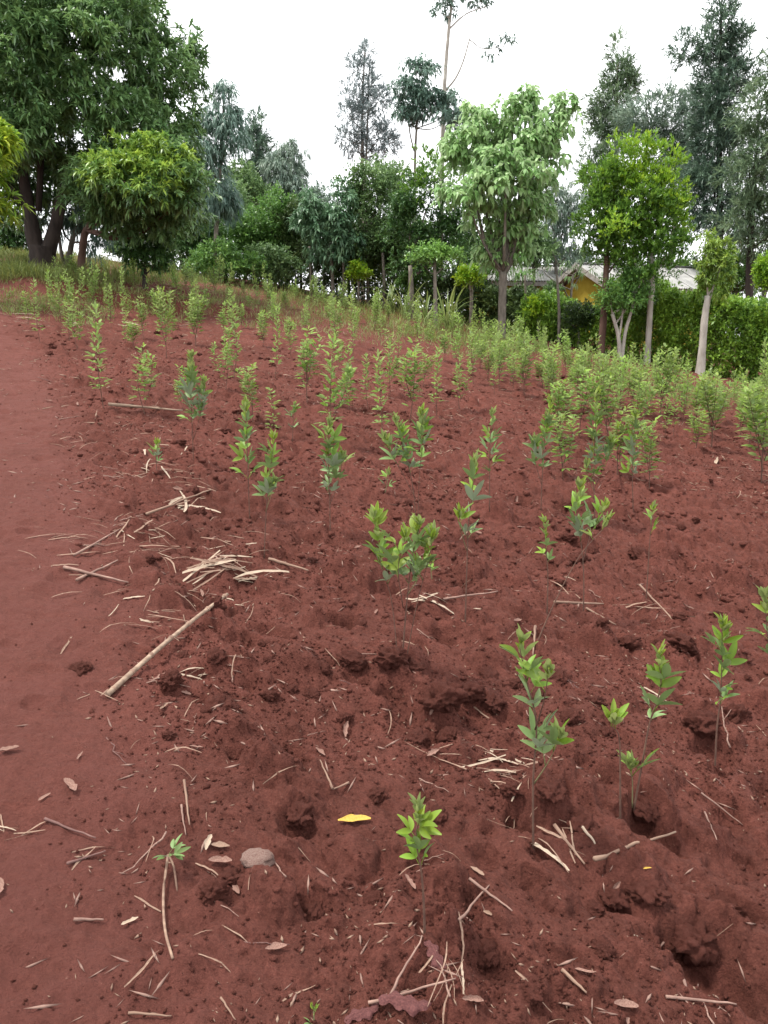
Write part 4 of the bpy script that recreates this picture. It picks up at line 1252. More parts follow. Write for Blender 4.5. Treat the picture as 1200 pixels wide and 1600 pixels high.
def spots(n, box_, f):
    out, k = [], 0
    while len(out) < n and k < n * 30:
        k += 1
        px, py = frs.uniform(box_[0], box_[1]), frs.uniform(box_[2], box_[3])
        if f(px, py):
            b = hit(px, py)
            if 4 < b[1] < 40:
                out.append(b)
    return out
e_at = lambda px: float(np.interp(px, ex, ey))
dry = spots(420, (330, 900, 440, 560), lambda x, y: e_at(x) - 8 < y < e_at(x) + 45 and fbm(np.array(x * .02), np.array(y * .05), 3, 2) > .45)
dry += spots(260, (0, 420, 425, 520), lambda x, y: e_at(x) - 10 < y < e_at(x) + 60 and fbm(np.array(x * .02), np.array(y * .05), 8, 2) > .48)
grass_stuff('dry_grass', 'dry straw-coloured grass along the top of the field', 'grass', 'grass', dry, .10, .32, 9, .011)
grn = spots(700, (-20, 480, 385, 445), lambda x, y: y < e_at(x) - 2)
grass_stuff('green_grass', 'soft green grass on the slope behind the mango trees', 'grass', 'grassgreen', grn, .2, .55, 14, .014)
mid_g = spots(420, (420, 860, 455, 560), lambda x, y: e_at(x) - 14 < y < e_at(x) + 25)
grass_stuff('weed_grass', 'yellow-green weedy grass at the field margin under the hedge trees', 'grass', 'grassgreen', mid_g, .2, .6, 9, .014)
lft = spots(420, (0, 440, 438, 500), lambda x, y: e_at(x) - 6 < y < e_at(x) + 40)
grass_stuff('bank_weeds', 'low yellow-green weeds on the red bank under the mangoes', 'weeds', 'grassgreen', lft, .06, .26, 9, .014, .6)
rgt = spots(300, (860, 1210, 545, 640), lambda x, y: e_at(x) - 22 < y < e_at(x) + 8)
grass_stuff('hedge_foot_grass', 'thin dry weeds at the foot of the clipped hedge', 'grass', 'grass', rgt, .08, .3, 7, .01)

def blade_mesh(L, W, arch, n=7):
    V, Fq = [], []
    for i in range(n + 1):
        t = i / n
        a = arch * t * t
        x, z = L * t * math.sin(a * .8 + .12), L * t * math.cos(a * .75)
        w = W * (.55 + .9 * t) * (1 - t ** 2.2) * .5 + .001
        V += [(x, w, z + w * .3), (x, 0, z), (x, -w, z + w * .3)]
    for i in range(n):
        a = i * 3
        Fq += [(a, a + 1, a + 4, a + 3), (a + 1, a + 2, a + 5, a + 4)]
    me = bpy.data.meshes.new('napier_blade')
    me.from_pydata(V, [], Fq)
    at_ = me.attributes.new('v', 'FLOAT', 'POINT')
    at_.data.foreach_set('value', np.full(len(V), random.random(), np.float32))
    me.materials.append(M['napier'])
    return me
BL = [blade_mesh(1.0, .045, a) for a in (.3, .6, .9, 1.2, 1.5, 1.9)]
for (px, py, sc, nb, lab) in [(432, 452, 1.5, 16, 'tall tuft of napier grass alone at the field corner'), (612, 490, 1.55, 20, 'arching napier grass clump beside the post-like stem'),
                              (632, 498, 1.3, 16, 'lower napier grass clump spilling toward the dry grass'), (700, 515, 1.5, 18, 'napier grass clump with pale bent blades behind the sapling'),
                              (665, 508, 1.1, 14, 'short napier grass clump at the foot of the sapling'), (492, 462, 1.1, 6, 'single upright stand of pale grass by the thin stems'),
                              (590, 478, 1.3, 14, 'napier grass clump in the shade of the hedge trees')]:
    b = hit(px, py)
    root = empty('napier_grass', b, lab, 'grass clump')
    for k in range(nb):
        o = ob('blade', BL[random.randrange(len(BL))], None, root)
        o.location = (random.gauss(0, .07), random.gauss(0, .07), -.03)
        o.rotation_euler = (random.gauss(0, .12), random.gauss(0, .12), random.uniform(0, 6.28))
        s = sc * random.uniform(.6, 1.1)
        o.scale = (s, s, s)

# ------------------------------------------------------------------ litter on the soil
def frame(p, az, n, roll=0):
    """rotation with z along the ground normal and x turned by az"""
    q = Vector((0, 0, 1)).rotation_difference(n)
    return (q.to_matrix() @ Matrix.Rotation(az, 3, 'Z') @ Matrix.Rotation(roll, 3, 'X')).to_euler()

def strip_mesh(rs, L, W, curl, twist, mat, n=8, th=.0012, ragged=.25):
    """curled, twisted dry leaf strip along x"""
    V, Fq = [], []
    yb, zb, a = 0., 0., rs.uniform(-.3, .3)
    bend = rs.normal(0, abs(curl))
    w0 = rs.random(n + 1)
    for i in range(n + 1):
        t = i / n
        yb += math.sin(a) * L / n
        a += bend / n + rs.normal(0, .16)
        w = W * .5 * (.35 + .65 * math.sin(math.pi * (t * .8 + .12))) * (1 - 1.6 * ragged * w0[i])
        tw = twist * (t - .4) + .3 * math.sin(t * 5)
        z = abs(curl) * L * .16 * math.sin(math.pi * t) * (1 if i % 2 else .9)
        for s in (-1, -.1, 1):
            cup = .35 * w * (1 - abs(s))
            V.append((L * (t - .5), yb + s * w * math.cos(tw), z + s * w * math.sin(tw) * .7 - cup + W * .28))
    for i in range(n):
        b = i * 3
        Fq += [(b, b + 1, b + 4, b + 3), (b + 1, b + 2, b + 5, b + 4)]
    me = bpy.data.meshes.new('dry_strip')
    me.from_pydata(V, [], Fq)
    me.materials.append(mat)
    return me

def twig_mesh(rs, L, r, mat, kink=.12, fork=False, n=6):
    pts = [np.array([L * (i / n - .5), rs.normal(0, kink) * L * .25, r * .7 + abs(rs.normal(0, kink)) * L * .08]) for i in range(n + 1)]
    V, Fq = tube(pts, np.linspace(r, r * .45, n + 1), 6, int(rs.integers(9999)), .25)
    V = [tuple(v) for v in V]
    Fq = [tuple(dict.fromkeys(f)) for f in Fq]
    if fork:
        for k in range(rs.integers(1, 3)):
            i = int(rs.integers(2, n - 1))
            sgn = rs.choice([-1, 1])
            v2, f2 = tube([pts[i], pts[i] + np.array([L * .14, sgn * L * .12, r]), pts[i] + np.array([L * .26, sgn * L * .2, r * .3])], [r * .6, r * .45, r * .25], 5)
            o = len(V)
            V += [tuple(v) for v in v2]
            Fq += [tuple(dict.fromkeys(j + o for j in f)) for f in f2]
    me = bpy.data.meshes.new('twig')
    me.from_pydata(V, [], Fq)
    for p in me.polygons:
        p.use_smooth = True
    me.materials.append(mat)
    return me

def dead_leaf_mesh(rs, L, W, mat, curl=.5, n=7):
    V, Fq = [], []
    for i in range(n + 1):
        t = i / n
        w = W * .5 * math.sin(math.pi * min(1, t * .94 + .03)) ** .7 * rs.uniform(.6, 1.15) + .001
        z = L * curl * .35 * (t - .45) ** 2 * 2
        for s in (-1, -.5, 0, .5, 1):
            V.append((L * (t - .5), s * w + L * .06 * math.sin(t * 3), z + abs(s) ** 1.5 * w * curl + rs.normal(0, .010) * L + .13 * L))
    for i in range(n):
        for k in range(4):
            a = i * 5 + k
            Fq.append((a, a + 1, a + 6, a + 5))
    me = bpy.data.meshes.new('dead_leaf')
    me.from_pydata(V, [], Fq)
    for p in me.polygons:
        p.use_smooth = True
    me.materials.append(mat)
    return me

LR = np.random.default_rng(21)
STRIPS = [strip_mesh(LR, 1, LR.uniform(.03, .085), LR.normal(0, .9), LR.normal(0, 1.2), M['straw']) for _ in range(12)]
STRIPS += [strip_mesh(LR, 1, LR.uniform(.06, .12), LR.normal(0, .7), LR.normal(0, .8), M['strawpale']) for _ in range(4)]
TWIGS = [twig_mesh(LR, 1, LR.uniform(.012, .022), M['twig'] if i % 3 else M['twigdark'], .14, i % 2 == 0) for i in range(9)]
DLEAF = [dead_leaf_mesh(LR, 1, LR.uniform(.25, .45), M['deadleaf'], LR.uniform(.3, .9)) for _ in range(5)]

def lay(name, me, px=None, py=None, pos=None, az=0, L=1., label='', cat='', group=None, sink=.0, flat=1.0):
    p = hit(px, py) if pos is None else pos
    o = ob(name, me)
    n = nrm(p[0], p[1], max(.02, L * .3))
    e = L * .3
    # rest on the mean of the ground under both ends
    ca, sa = math.cos(az), math.sin(az)
    zz = (h(p[0] + ca * e, p[1] + sa * e) + h(p[0] - ca * e, p[1] - sa * e) + h(p[0], p[1])) / 3
    o.location = (p[0], p[1], max(zz, h(p[0], p[1]) - .004) - sink + .001)
    o.rotation_euler = frame(p, az, n)
    o.scale = (L, L, L * flat)
    return tag(o, label, cat, group)

def lay_between(name, build, a, b, label, cat, group=None):
    A, B = hit(*a), hit(*b)
    L = float(np.linalg.norm(B - A))
    me = build(L)
    o = ob(name, me)
    m = (A + B) / 2
    dv = Vector(B - A).normalized()
    lift = max(h(*(A + (B - A) * t)[:2]) - (A + (B - A) * t)[2] for t in np.linspace(0, 1, 9))
    o.location = (m[0], m[1], m[2] + max(0., lift) * .75 + .002)
    side = Vector((0, 0, 1)).cross(dv).normalized()
    up = dv.cross(side)
    o.rotation_euler = Matrix((dv, side, up)).transposed().to_euler()
    return tag(o, label, cat, group)

# the long maize stalk: stalk, nodes, husk end
A, B = hit(168, 1092), hit(356, 946)
A = A + np.array([0, 0, .015]); B = B + np.array([0, 0, .05])
root = empty('maize_stalk', A, 'long straight dry maize stalk lying across the edge of the path', 'stalk')
pts = [np.zeros(3)] + [(B - A) * t + np.array([0, 0, .012 * math.sin(t * 3.1)]) for t in np.linspace(.12, 1, 9)]
ob('stalk', tube_mesh('stalk', pts, [.0098] + [.0096 - .0028 * t for t in np.linspace(0, 1, 9)], 9, 4, .08), M['stalk'], root)
for t in (.04, .17, .31, .47, .62, .80, .97):
    c = (B - A) * t + np.array([0, 0, .012 * math.sin(t * 3.1)])
    d = (B - A) / np.linalg.norm(B - A) * .008
    ob('node', tube_mesh('node', [c - d, c, c + d], [.0092, .0112, .0092], 9, 5, .1), M['stalknode'], root)
for k in range(4):
    o = ob('husk', STRIPS[k + 2], None, root, ((B - A) * .47 if k > 1 else (B - A) * .01) + np.array([0, 0, .002]))
    o.rotation_euler = (0, .2, k * 1.3)
    o.scale = (.09,) * 3

def stalk_builder(r, mat, kink=.03):
    return lambda L: twig_mesh(LR, L, r, M[mat], kink, False, 8)
for (a, b, r, mat, lab, nm) in [
        ((925, 1372), (1056, 1313), .0065, 'straw', 'split curved maize stalk piece lying beyond the deepest hollow', 'maize_stalk'),
        ((170, 638), (286, 648), .016, 'stalk', 'straight pale maize stalk lying across the bare ground by the path', 'maize_stalk'),
        ((692, 938), (778, 926), .006, 'twig', 'thin straight stalk joined to the pale husk', 'stalk'),
        ((610, 1556), (661, 1466), .0035, 'twig', 'thin straight twig beside the crumpled red dead leaf', 'twig'),
        ((576, 1572), (712, 1532), .0035, 'twig', 'twig lying over the crumpled red dead leaf', 'twig'),
        ((732, 1380), (800, 1430), .004, 'twig', 'straight dry twig crossing a second twig', 'twig'),
        ((718, 1440), (764, 1386), .0035, 'twig', 'second dry twig of the crossing pair', 'twig'),
        ((877, 1520), (916, 1556), .005, 'straw', 'short pale stalk fragment alone on dark soil', 'stalk fragment'),
        ((900, 1288), (930, 1326), .006, 'strawpale', 'pale sliver of stalk beside the deepest hollow', 'stalk fragment'),
        ((866, 1300), (912, 1362), .006, 'straw', 'frayed stalk end at the tall seedling', 'stalk fragment'),
        ((288, 1230), (297, 1300), .004, 'straw', 'forked pale twig on the smooth path soil', 'twig'),
        ((283, 1262), (291, 1308), .003, 'twig', 'thin straight twig on the smooth path soil', 'twig'),
        ((998, 922), (1052, 978), .006, 'straw', 'straight fallen twig in front of the sparse seedling', 'twig'),
        ((866, 947), (942, 949), .008, 'straw', 'short horizontal stalk at the foot of the leafy plant', 'stalk fragment'),
        ((915, 952), (962, 978), .006, 'straw', 'short slanting stalk at the foot of the leafy plant', 'stalk fragment'),
        ((836, 985), (833, 1030), .006, 'straw', 'upright dry stalk bit at the foot of the long leaning stem', 'stalk fragment'),
        ((420, 880), (482, 902), .009, 'straw', 'curved root-like stalk beside the heap of dry maize leaves', 'stalk fragment'),
        ((100, 890), (200, 912), .008, 'twig', 'long thin twig crossing another by the path', 'twig'),
        ((115, 870), (190, 825), .006, 'twig', 'thin twig slanting in the straw beside the path', 'twig'),
        ((120, 912), (185, 880), .007, 'twig', 'twig crossing under the long thin twig by the path', 'twig'),
        ((230, 810), (330, 770), .008, 'straw', 'long dry straw lying over the straw litter', 'straw'),
        ((70, 1285), (150, 1315), .004, 'twigdark', 'dark short twig on the smooth path soil', 'twig'),
        ((105, 1355), (165, 1335), .004, 'twigdark', 'dark bent twig on the smooth path soil', 'twig'),
        ((115, 1442), (162, 1442), .004, 'twig', 'short brown twig on the lower path', 'twig'),
        ((200, 1585), (268, 1590), .003, 'straw', 'thin pale straw at the bottom of the path', 'straw'),
        ((345, 1562), (368, 1597), .0025, 'straw', 'thin pale straw slanting at the path edge', 'straw'),
        ((1095, 1240), (1160, 1290), .003, 'twig', 'thin twig in crumbled soil near the hollows', 'twig'),
        ((1100, 1275), (1120, 1320), .003, 'twig', 'curved thin twig on dark crumbled soil', 'twig'),
        ((520, 1240), (500, 1195), .004, 'straw', 'pale split straw on bare soil', 'straw'),
        ((545, 1225), (520, 1235), .004, 'straw', 'pale forked straw on bare soil', 'straw'),
        ((1040, 1560), (1150, 1572), .004, 'twig', 'long dark root-like twig at the bottom of the field', 'twig')]:
    lay_between(nm, stalk_builder(r, mat), a, b, lab, 'stalk' if nm == 'maize_stalk' else nm)

def bunch(name, label, px, py, spread_px, n, Lr, mats, az, azs=.5, cat='dry leaves'):
    """one heap of dry leaf strips: every strip a part"""
    c = hit(px, py)
    s = np.linalg.norm(c - CAM) / F
    azs = azs * .7
    spread_px = spread_px * 1.3
    root = empty(name, c, label, cat)
    for k in range(n):
        dx, dy = LR.normal(0, spread_px * s), LR.normal(0, spread_px * s * .6)
        L = LR.uniform(*Lr)
        me = STRIPS[LR.integers(12, 16)] if LR.random() < mats else STRIPS[LR.integers(0, 12)]
        o = ob('leaf_strip', me, None, root)
        a = az + LR.normal(0, azs)
        o.location = (dx, dy, h(c[0] + dx, c[1] + dy) - c[2] + .001 + .006 * LR.random())
        o.rotation_euler = frame(c, a, nrm(c[0] + dx, c[1] + dy, .08), LR.normal(0, .2))
        o.scale = (L, L * LR.uniform(.5, 1.1), L * .45)
    return root
bunch('maize_leaf_heap', 'largest heap of pale dry maize leaves on the bare soil', 352, 886, 22, 26, (.12, .34), .4, .45, .45)
bunch('maize_leaf_heap', 'small upright heap of pale maize husk near the tiny seedling', 288, 792, 9, 9, (.15, .32), .6, 1.2, .9)
bunch('maize_leaf_heap', 'straw heap around the tiny seedling near the path', 250, 748, 30, 36, (.06, .25), .08, .4, 1.0)
bunch('maize_leaf_heap', 'flat heap of pale maize leaves behind the tall seedling', 775, 1198, 26, 26, (.05, .17), .35, -.15, .5)
bunch('maize_leaf_heap', 'pale husk piece lying before the bushiest pigeon pea plant', 665, 936, 9, 5, (.12, .20), 1.0, .1, .2)
bunch('maize_leaf_heap', 'frayed straw tuft around the foot of the tall seedling', 855, 1310, 22, 12, (.06, .15), .15, -.7, .5)
bunch('maize_leaf_heap', 'small straw tuft at the dark hollow near the tall seedling', 810, 1248, 9, 8, (.04, .08), .4, 1.3, .5)
bunch('maize_leaf_heap', 'straw heap on the path edge beside the long thin twig', 190, 850, 52, 46, (.05, .22), .08, .5, 1.0)
bunch('maize_leaf_heap', 'straw scatter in front of the straight pale maize stalk', 200, 700, 54, 40, (.05, .22), .08, .3, 1.2)
bunch('maize_leaf_heap', 'pale maize leaves around the foot of the nearest seedling behind twigs', 1030, 1095, 8, 5, (.08, .14), .8, -.6, .4)
bunch('maize_leaf_heap', 'straw scatter between the path heap and the largest maize leaf heap', 270, 835, 46, 40, (.05, .2), .15, .4, 1.2)
bunch('maize_leaf_heap', 'straw scatter around the uprooted plant base by the long maize stalk', 330, 950, 40, 24, (.04, .15), .1, .4, 1.3)
bunch('maize_leaf_heap', 'straw scatter beneath the bank at the path', 100, 500, 70, 26, (.2, .5), .4, .1, .8)
bunch('maize_leaf_heap', 'dry leaves at the outer edge of the path', 8, 1295, 12, 9, (.05, .11), .2, .2, .8)
bunch('maize_leaf_heap', 'dry root tangle beside the crumpled red dead leaf', 702, 1525, 14, 7, (.07, .14), .2, -1.2, .5)
bunch('maize_leaf_heap', 'tangle of dry straw at the lone cut stalk in the field', 240, 965, 20, 10, (.08, .16), .2, .5, .9)
bunch('maize_leaf_heap', 'pale straw scatter at the foot of the leafy plant', 940, 935, 28, 12, (.08, .2), .3, .2, .8)
bunch('maize_leaf_heap', 'broken pale stalk bits under the long maize stalk', 302, 1048, 9, 6, (.07, .13), .6, .9, .4)

lay('fallen_leaf', dead_leaf_mesh(LR, 1, .33, M['yellow'], .25), 553, 1287, az=.18, L=.095, label='bright yellow fallen leaf on bare red soil', cat='leaf', flat=.9)
for (px, py, L, az, mi, lab) in [(203, 1444, .055, .6, 'strawpale', 'pale oval dead leaf on the lower path'), (125, 1183, .045, 1.4, 'deadleaf', 'squarish pink-brown dead leaf on the path'),
                                 (257, 1108, .055, 1.1, 'straw', 'folded pale dead leaf below the long maize stalk'), (12, 1176, .085, .5, 'deadleaf', 'large dry leaf at the outer path edge'),
                                 (325, 1322, .07, 1.5, 'strawpale', 'upright pale leaf sliver at the path edge'), (343, 1325, .07, .1, 'straw', 'curled dry leaf beside the pale leaf sliver'),
                                 (70, 1248, .05, .8, 'deadleaf', 'small curled dead leaf high on the path'), (430, 1487, .075, .5, 'deadleaf', 'ragged dead leaf at the edge of the path'),
                                 (765, 1430, .05, -.9, 'straw', 'small dry leaf near the crossing twigs'), (745, 1365, .065, -.8, 'straw', 'folded dry leaf above the crossing twigs'),
                                 (975, 1576, .085, .1, 'deadleaf', 'curled dead leaf at the bottom of the field'), (978, 1598, .05, 1.0, 'deadleaf', 'grey-brown leaf below the curled dead leaf'),
                                 (915, 1525, .07, -.5, 'deadleaf', 'flat dead leaf beside the pale stalk fragment'), (1010, 1358, .035, .2, 'yellow', 'tiny yellowish leaf under the split maize stalk'),
                                 (676, 1180, .07, .6, 'deadleaf', 'pinkish dead leaf between hollows and straw'), (1122, 722, .16, .9, 'strawpale', 'pale curled leaf alone on soil near the crowded rows'),
                                 (500, 1178, .06, -.7, 'deadleaf', 'pink dead leaf on bare soil before the hollows'), (290, 1085, .05, .2, 'deadleaf', 'small dead leaf by the lumpy clod'),
                                 (745, 960, .07, .5, 'strawpale', 'pale leaf scrap beside the slim long-stemmed plant')]:
    lay('dead_leaf', dead_leaf_mesh(LR, 1, LR.uniform(.25, .45), M[mi], LR.uniform(.3, .7)), px, py, az=az, L=L * .7, label=lab, cat='leaf')

# crumpled red dead leaf, at the bottom
def crumple():
    V, Fq, n, m = [], [], 16, 9
    for i in range(n + 1):
        for k in range(m + 1):
            t, s = i / n, k / m * 2 - 1
            w = .5 * math.sin(math.pi * min(1, t * .9 + .07)) ** .6
            y = s * w * .32 * (1 + .3 * math.sin(t * 23))
            z = .09 * abs(math.sin(s * 9 + t * 4)) * w + .05 * vnoise(np.array(t * 6.), np.array(s * 3.), 4) + .10 * (1 - s * s) * w
            V.append((t - .5, y + .05 * math.sin(t * 7), float(z)))
    for i in range(n):
        for k in range(m):
            a = i * (m + 1) + k
            Fq.append((a, a + 1, a + m + 2, a + m + 1))
    me = bpy.data.meshes.new('crumpled_leaf')
    me.from_pydata(V, [], Fq)
    for p in me.polygons:
        p.use_smooth = True
    me.materials.append(M['reddead'])
    return me
lay('dead_leaf', crumple(), 632, 1568, az=.12, L=.115, label='crumpled dark red dead leaf with folds at the bottom of the field', cat='leaf')
lay('dead_leaf', crumple(), 566, 1585, az=.5, L=.08, label='smaller crumpled red leaf beside the larger crumpled one', cat='leaf')
lay('dead_leaf', crumple(), 680, 1500, az=-.9, L=.09, label='brown crumpled leaf lying under the nearest seedling', cat='leaf')

# broken seedling on the path
c = hit(270, 1500)
t0 = hit(264, 1352)
root = empty('broken_seedling', c, 'uprooted seedling with thin pale stem and few wilted leaves', 'plant')
mid1, mid2 = hit(258, 1455), hit(256, 1400)
ob('stem', tube_mesh('stem', smooth_path([np.array([0, 0, .004]), mid1 - c + [0, 0, .006], mid2 - c + [0, 0, .012], t0 - c + [0, 0, .03]], 5), [.0032] * 16, 6), M['straw'], root)
rs0 = np.random.default_rng(4)
for k in range(4):
    place_leaf(root, t0 - c + np.array([0, 0, .03]), 1.0 - k * .9, .1, .42, 'old', rs0)
ob('stem', tube_mesh('stem', smooth_path([t0 - c + [0, 0, .03], hit(272, 1365) - c + [0, 0, .02], hit(277, 1393) - c - [0, 0, .003]], 4), [.0025] * 9, 6), M['straw'], root)

# stone
def lumpy(seed, sub=3, squash=.75, rough=.25, fr=2.2):
    import bmesh
    bm = bmesh.new()
    bmesh.ops.create_icosphere(bm, subdivisions=sub, radius=1)
    co = np.array([v.co[:] for v in bm.verts])
    nn = fbm(co[:, 0] * fr + seed * 3.1 + co[:, 2] * 1.7, co[:, 1] * fr - co[:, 2] * fr * .8 + seed, seed, 4) - .5
    n2 = fbm(co[:, 0] * fr * 3.3 + co[:, 2] * 4 + seed, co[:, 1] * fr * 3.3 + co[:, 2] * 3, seed + 5, 3) - .5
    f = 1 + rough * 2.2 * nn + rough * 1.7 * n2
    for v, k in zip(bm.verts, f):
        v.co *= float(k)
        v.co.z *= squash
    me = bpy.data.meshes.new('lump')
    bm.to_mesh(me)
    bm.free()
    for p in me.polygons:
        p.use_smooth = True
    return me
p = hit(402, 1352)
sm = lumpy(77, 3, .7, .35, 1.3)
sm.materials.append(M['stone'])
o = ob('stone', sm, None, None, p + np.array([0, 0, .014]))
o.scale = (.042, .033, .022)
o.rotation_euler = (.2, .1, .5)
tag(o, 'pale grey stone half sunk in the path edge', 'stone')

LAND = [((262, 1018), 'the long maize stalk'), ((553, 1286), 'the yellow fallen leaf'), ((402, 1350), 'the pale grey stone'), ((1008, 1283), 'the deepest black hollow'),
        ((352, 886), 'the largest maize leaf heap'), ((640, 970), 'the bushiest pigeon pea plant'), ((632, 1568), 'the crumpled red leaf'), ((834, 1290), 'the tall seedling'),
        ((270, 1440), 'the uprooted seedling'), ((905, 960), 'the slanting bare branch'), ((516, 830), 'the column-shaped plant'), ((1118, 1200), 'the yellow-tipped seedling'),
        ((300, 722), 'the tall plant nearest the path'), ((930, 800), 'the crowded rows'), ((690, 1140), 'the dug hollows'), ((1100, 1480), 'the widest crescent hollow'),
        ((230, 640), 'the straight pale stalk by the path'), ((765, 800), 'the slim row plant'), ((12, 1280), 'the outer path edge'), ((180, 870), 'the crossing twigs by the path'),
        ((1120, 725), 'the lone pale curled leaf'), ((760, 1405), 'the crossing dry twigs'), ((895, 1540), 'the lone pale stalk fragment'), ((1010, 935), 'the sparse seedling')]
LANDW = [(hit(*a)[:2], b) for a, b in LAND]
def near(b):
    return min(LANDW, key=lambda q: (q[0][0] - b[0]) ** 2 + (q[0][1] - b[1]) ** 2)[1]
# clods
CL = [lumpy(i + 1, 4, .66, .42, 2.3) for i in range(7)]
for m_ in CL:
    m_.materials.append(M['soil'])
crs = random.Random(11)
CLODPX = [(612, 1062, 26), (690, 1120, 34), (345, 1105, 24), (268, 1075, 22), (465, 1270, 24), (1008, 1232, 20), (735, 1085, 24), (770, 1100, 18), (860, 1265, 22), (800, 1262, 20), (1085, 1455, 36), (1130, 1420, 24),
          (420, 1090, 14), (550, 1045, 20), (640, 1045, 22), (705, 1145, 20), (1060, 1005, 26), (1095, 1130, 26), (905, 880, 18), (1000, 870, 20), (1040, 1010, 18), (740, 880, 16), (300, 770, 12), (265, 1150, 10),
          (235, 875, 10), (335, 965, 18), (1010, 1395, 24), (960, 1400, 22), (1150, 1120, 22), (985, 1010, 16), (870, 1060, 20), (840, 1090, 16), (930, 1100, 16)]
def clod(b, r, label, group):
    o = ob('soil_clod', CL[crs.randrange(7)])
    o.location = (b[0], b[1], b[2] + r * .05)
    o.scale = (r * crs.uniform(.85, 1.25), r * crs.uniform(.8, 1.1), r * crs.uniform(.8, 1.1))
    o.rotation_euler = (crs.uniform(-.3, .3), crs.uniform(-.3, .3), crs.uniform(0, 6.28))
    tag(o, label, 'clod', group)
for (px, py, rp) in CLODPX:
    b = hit(px, py)
    clod(b, rp / F * np.linalg.norm(b - CAM) * .9, 'large lumpy red soil clod near ' + near(b), 'large soil clods')
k = 0
while k < 240:
    y = 1.4 + 13 * crs.random() ** 1.25
    x = crs.uniform(-.62, .62) * y
    if path_mask(np.array(x), np.array(y)) > .35 and crs.random() < .985:
        continue
    b = np.array([x, y, h(x, y)])
    clod(b, crs.uniform(.014, .034) * (1 + .05 * y), 'small crumbly red soil clod near ' + near(b), 'small soil clods')
    k += 1

# loose litter: 290 single pieces near the camera, the rest as stuff
k = 0
while k < 290:
    y = 1.35 + 8.5 * crs.random() ** 1.2
    x = crs.uniform(-.6, .6) * y
    pm = float(path_mask(np.array(x), np.array(y)))
    edge = pm * (1 - pm) * 4
    if crs.random() > .38 * (1 - pm) + .10 + .9 * edge:
        continue
    b = np.array([x, y, h(x, y)])
    u = crs.random()
    az = crs.gauss(.3, 1.0)
    if u < .58:
        lay('straw_strip', STRIPS[crs.randrange(12 if crs.random() < .8 else 16)], pos=b, az=az, L=crs.uniform(.035, .11) * (1 + .08 * y), label='loose dry straw strip near ' + near(b), cat='straw', group='loose straw strips')
    elif u < .84:
        lay('twig', TWIGS[crs.randrange(len(TWIGS))], pos=b, az=az, L=crs.uniform(.05, .15) * (1 + .06 * y), label='loose small dry twig near ' + near(b), cat='twig', group='loose small twigs')
    else:
        lay('dead_leaf', DLEAF[crs.randrange(len(DLEAF))], pos=b, az=az, L=crs.uniform(.025, .055) * (1 + .08 * y), label='loose small curled brown leaf near ' + near(b), cat='leaf', group='loose small dead leaves')
    k += 1

def chips(name, label, cat, n, mat, Lr, asp, ymax, pw, path_keep, th=.3, seed=3, edge=1.6, ymin=1.2):
    rs = np.random.default_rng(seed)
    C = np.zeros((0, 2))
    while len(C) < n:
        y = ymin + ymax * rs.random(n) ** pw
        x = rs.uniform(-.68, .68, n) * y
        pm = path_mask(x, y)
        cl = fbm(x * 1.6, y * 1.6, 64, 3)
        ok = rs.random(n) < ((1 - pm) * .6 + pm * path_keep + pm * (1 - pm) * edge) * np.maximum(.1, (cl - .28) * 2.6)
        C = np.vstack([C, np.c_[x, y][ok]])
    C = C[:n]
    x, y = C[:, 0], C[:, 1]
    e = .03
    N = unit(np.c_[hv(x - e, y) - hv(x + e, y), hv(x, y - e) - hv(x, y + e), np.full(n, 2 * e)])
    C = np.c_[C, hv(x, y)]
    m = len(C)
    az = rs.uniform(0, 6.28, m)
    D = np.c_[np.cos(az), np.sin(az), rs.normal(0, .15, m)]
    D = unit(D - N * (D * N).sum(1, keepdims=True) + N * rs.normal(0, .12, (m, 1)))
    Sd = np.cross(N, D)
    L = rs.uniform(*Lr, m)[:, None] * (1 + .07 * C[:, 1:2])
    W = L * rs.uniform(*asp, m)[:, None]
    z = N * (W * .22 + .0012)
    hm = N * W * th
    V = np.stack([C - D * L / 2 + z, C + Sd * W / 2 + z * .3, C + D * L / 2 + z, C - Sd * W / 2 + z * .3, C + z + hm, C - z], 1)
    T = np.array([[0, 3, 4], [3, 2, 4], [2, 1, 4], [1, 0, 4], [3, 0, 5], [2, 3, 5], [1, 2, 5], [0, 1, 5]])
    Tt = (T[None] + (np.arange(m) * 6)[:, None, None]).reshape(-1, 3)
    TRI[0] += len(Tt)
    o = ob(name, fast_mesh(name, V.reshape(-1, 3), Tt), M[mat])
    o['kind'] = 'stuff'
    tag(o, label, cat)
chips('straw_chips', 'tiny pale chips of straw strewn over the red soil', 'straw', 3300, 'straw', (.006, .022), (.12, .4), 14, 1.25, .12)
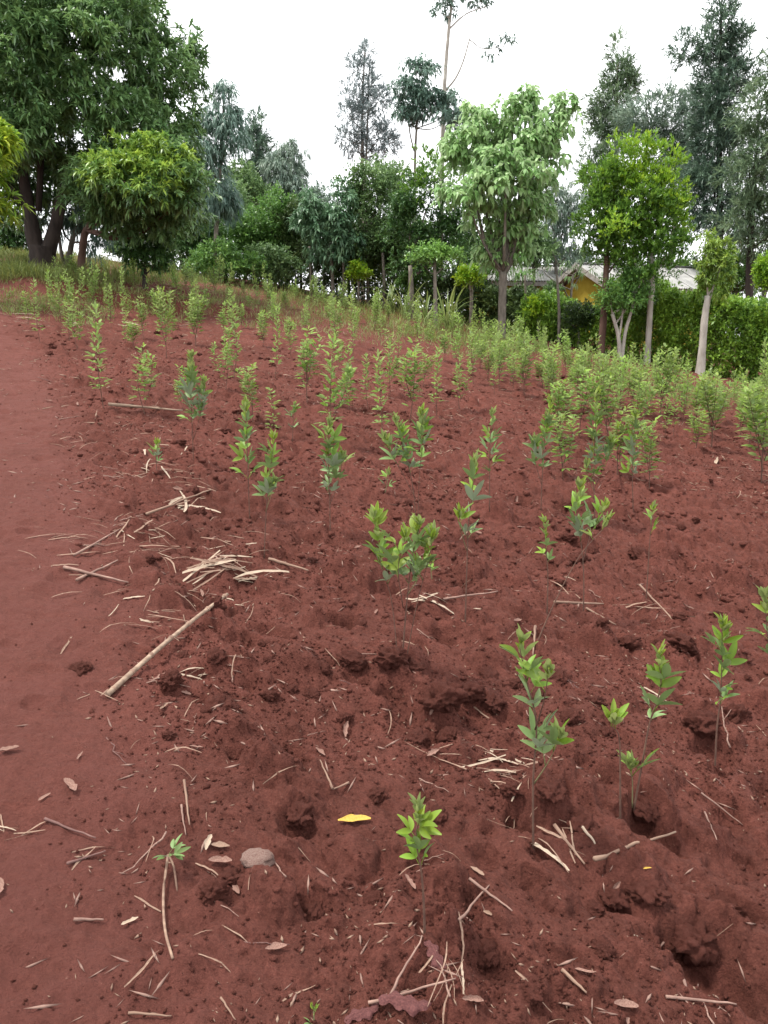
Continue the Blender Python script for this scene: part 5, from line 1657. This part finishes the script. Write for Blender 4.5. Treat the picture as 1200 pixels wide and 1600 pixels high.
def crumb_lumps(name, label, n, Lr, ymax, pw, seed):
    """small angular lumps of soil, half sunk"""
    import bmesh
    bm = bmesh.new()
    bmesh.ops.create_icosphere(bm, subdivisions=1, radius=1)
    B = np.array([v.co[:] for v in bm.verts])
    Fi = np.array([[v.index for v in f.verts] for f in bm.faces])
    bm.free()
    rs = np.random.default_rng(seed)
    C = np.zeros((0, 2))
    while len(C) < n:
        y = 1.2 + ymax * rs.random(n) ** pw
        x = rs.uniform(-.66, .66, n) * y
        cl = fbm(x * 2.4, y * 2.4, 164, 3)
        ok = rs.random(n) < (1 - path_mask(x, y)) ** 2 * np.clip((cl - .38) * 5, .04, 1) * np.clip(y / 4.0 - .1, .3, 1)
        C = np.vstack([C, np.c_[x, y][ok]])
    C = C[:n]
    r = rs.uniform(0, 1, n) ** 2.2 * (Lr[1] - Lr[0]) + Lr[0]
    r = r * np.clip(C[:, 1] / 5.0, .36, 1)
    V = B[None] * rs.uniform(.72, 1.25, (n, len(B), 1)) * (r[:, None] * np.ones(3) * np.c_[rs.uniform(.8, 1.3, n), rs.uniform(.8, 1.2, n), rs.uniform(.55, .9, n)])[:, None, :]
    a = rs.uniform(0, 6.28, n)[:, None]
    X = V[:, :, 0] * np.cos(a) - V[:, :, 1] * np.sin(a)
    Y = V[:, :, 0] * np.sin(a) + V[:, :, 1] * np.cos(a)
    Z = V[:, :, 2] + (hv(C[:, 0], C[:, 1]) + r * .12)[:, None]
    V = np.stack([X + C[:, :1], Y + C[:, 1:2], Z], -1).reshape(-1, 3)
    T = (Fi[None] + (np.arange(n) * len(B))[:, None, None]).reshape(-1, 3)
    TRI[0] += len(T)
    o = ob(name, fast_mesh(name, V, T, None, True), M['soil'])
    o['kind'] = 'stuff'
    tag(o, label, 'soil')
crumb_lumps('soil_lumps', 'crumbly little lumps of red soil across the tilled field', 6500, (.006, .030), 11, 1.15, 31)
chips('twig_bits', 'tiny brown bits of twig strewn over the red soil', 'twigs', 2600, 'twig', (.015, .07), (.05, .14), 16, 1.2, .2, seed=8)
chips('soil_crumbs', 'fine red soil crumbs all over the field', 'soil', 32000, 'soil', (.003, .012), (.55, 1.0), 9, 1.25, .03, th=.55, seed=5, edge=.2)
chips('far_straw', 'pale straw litter among the plants of the upper field', 'straw', 3000, 'straw', (.04, .12), (.04, .10), 20, .85, .15, seed=12, ymin=5.0)
print('leaf triangles', TRI[0], 'all', sum(len(m.loops) - 2 * len(m.polygons) for m in bpy.data.meshes))
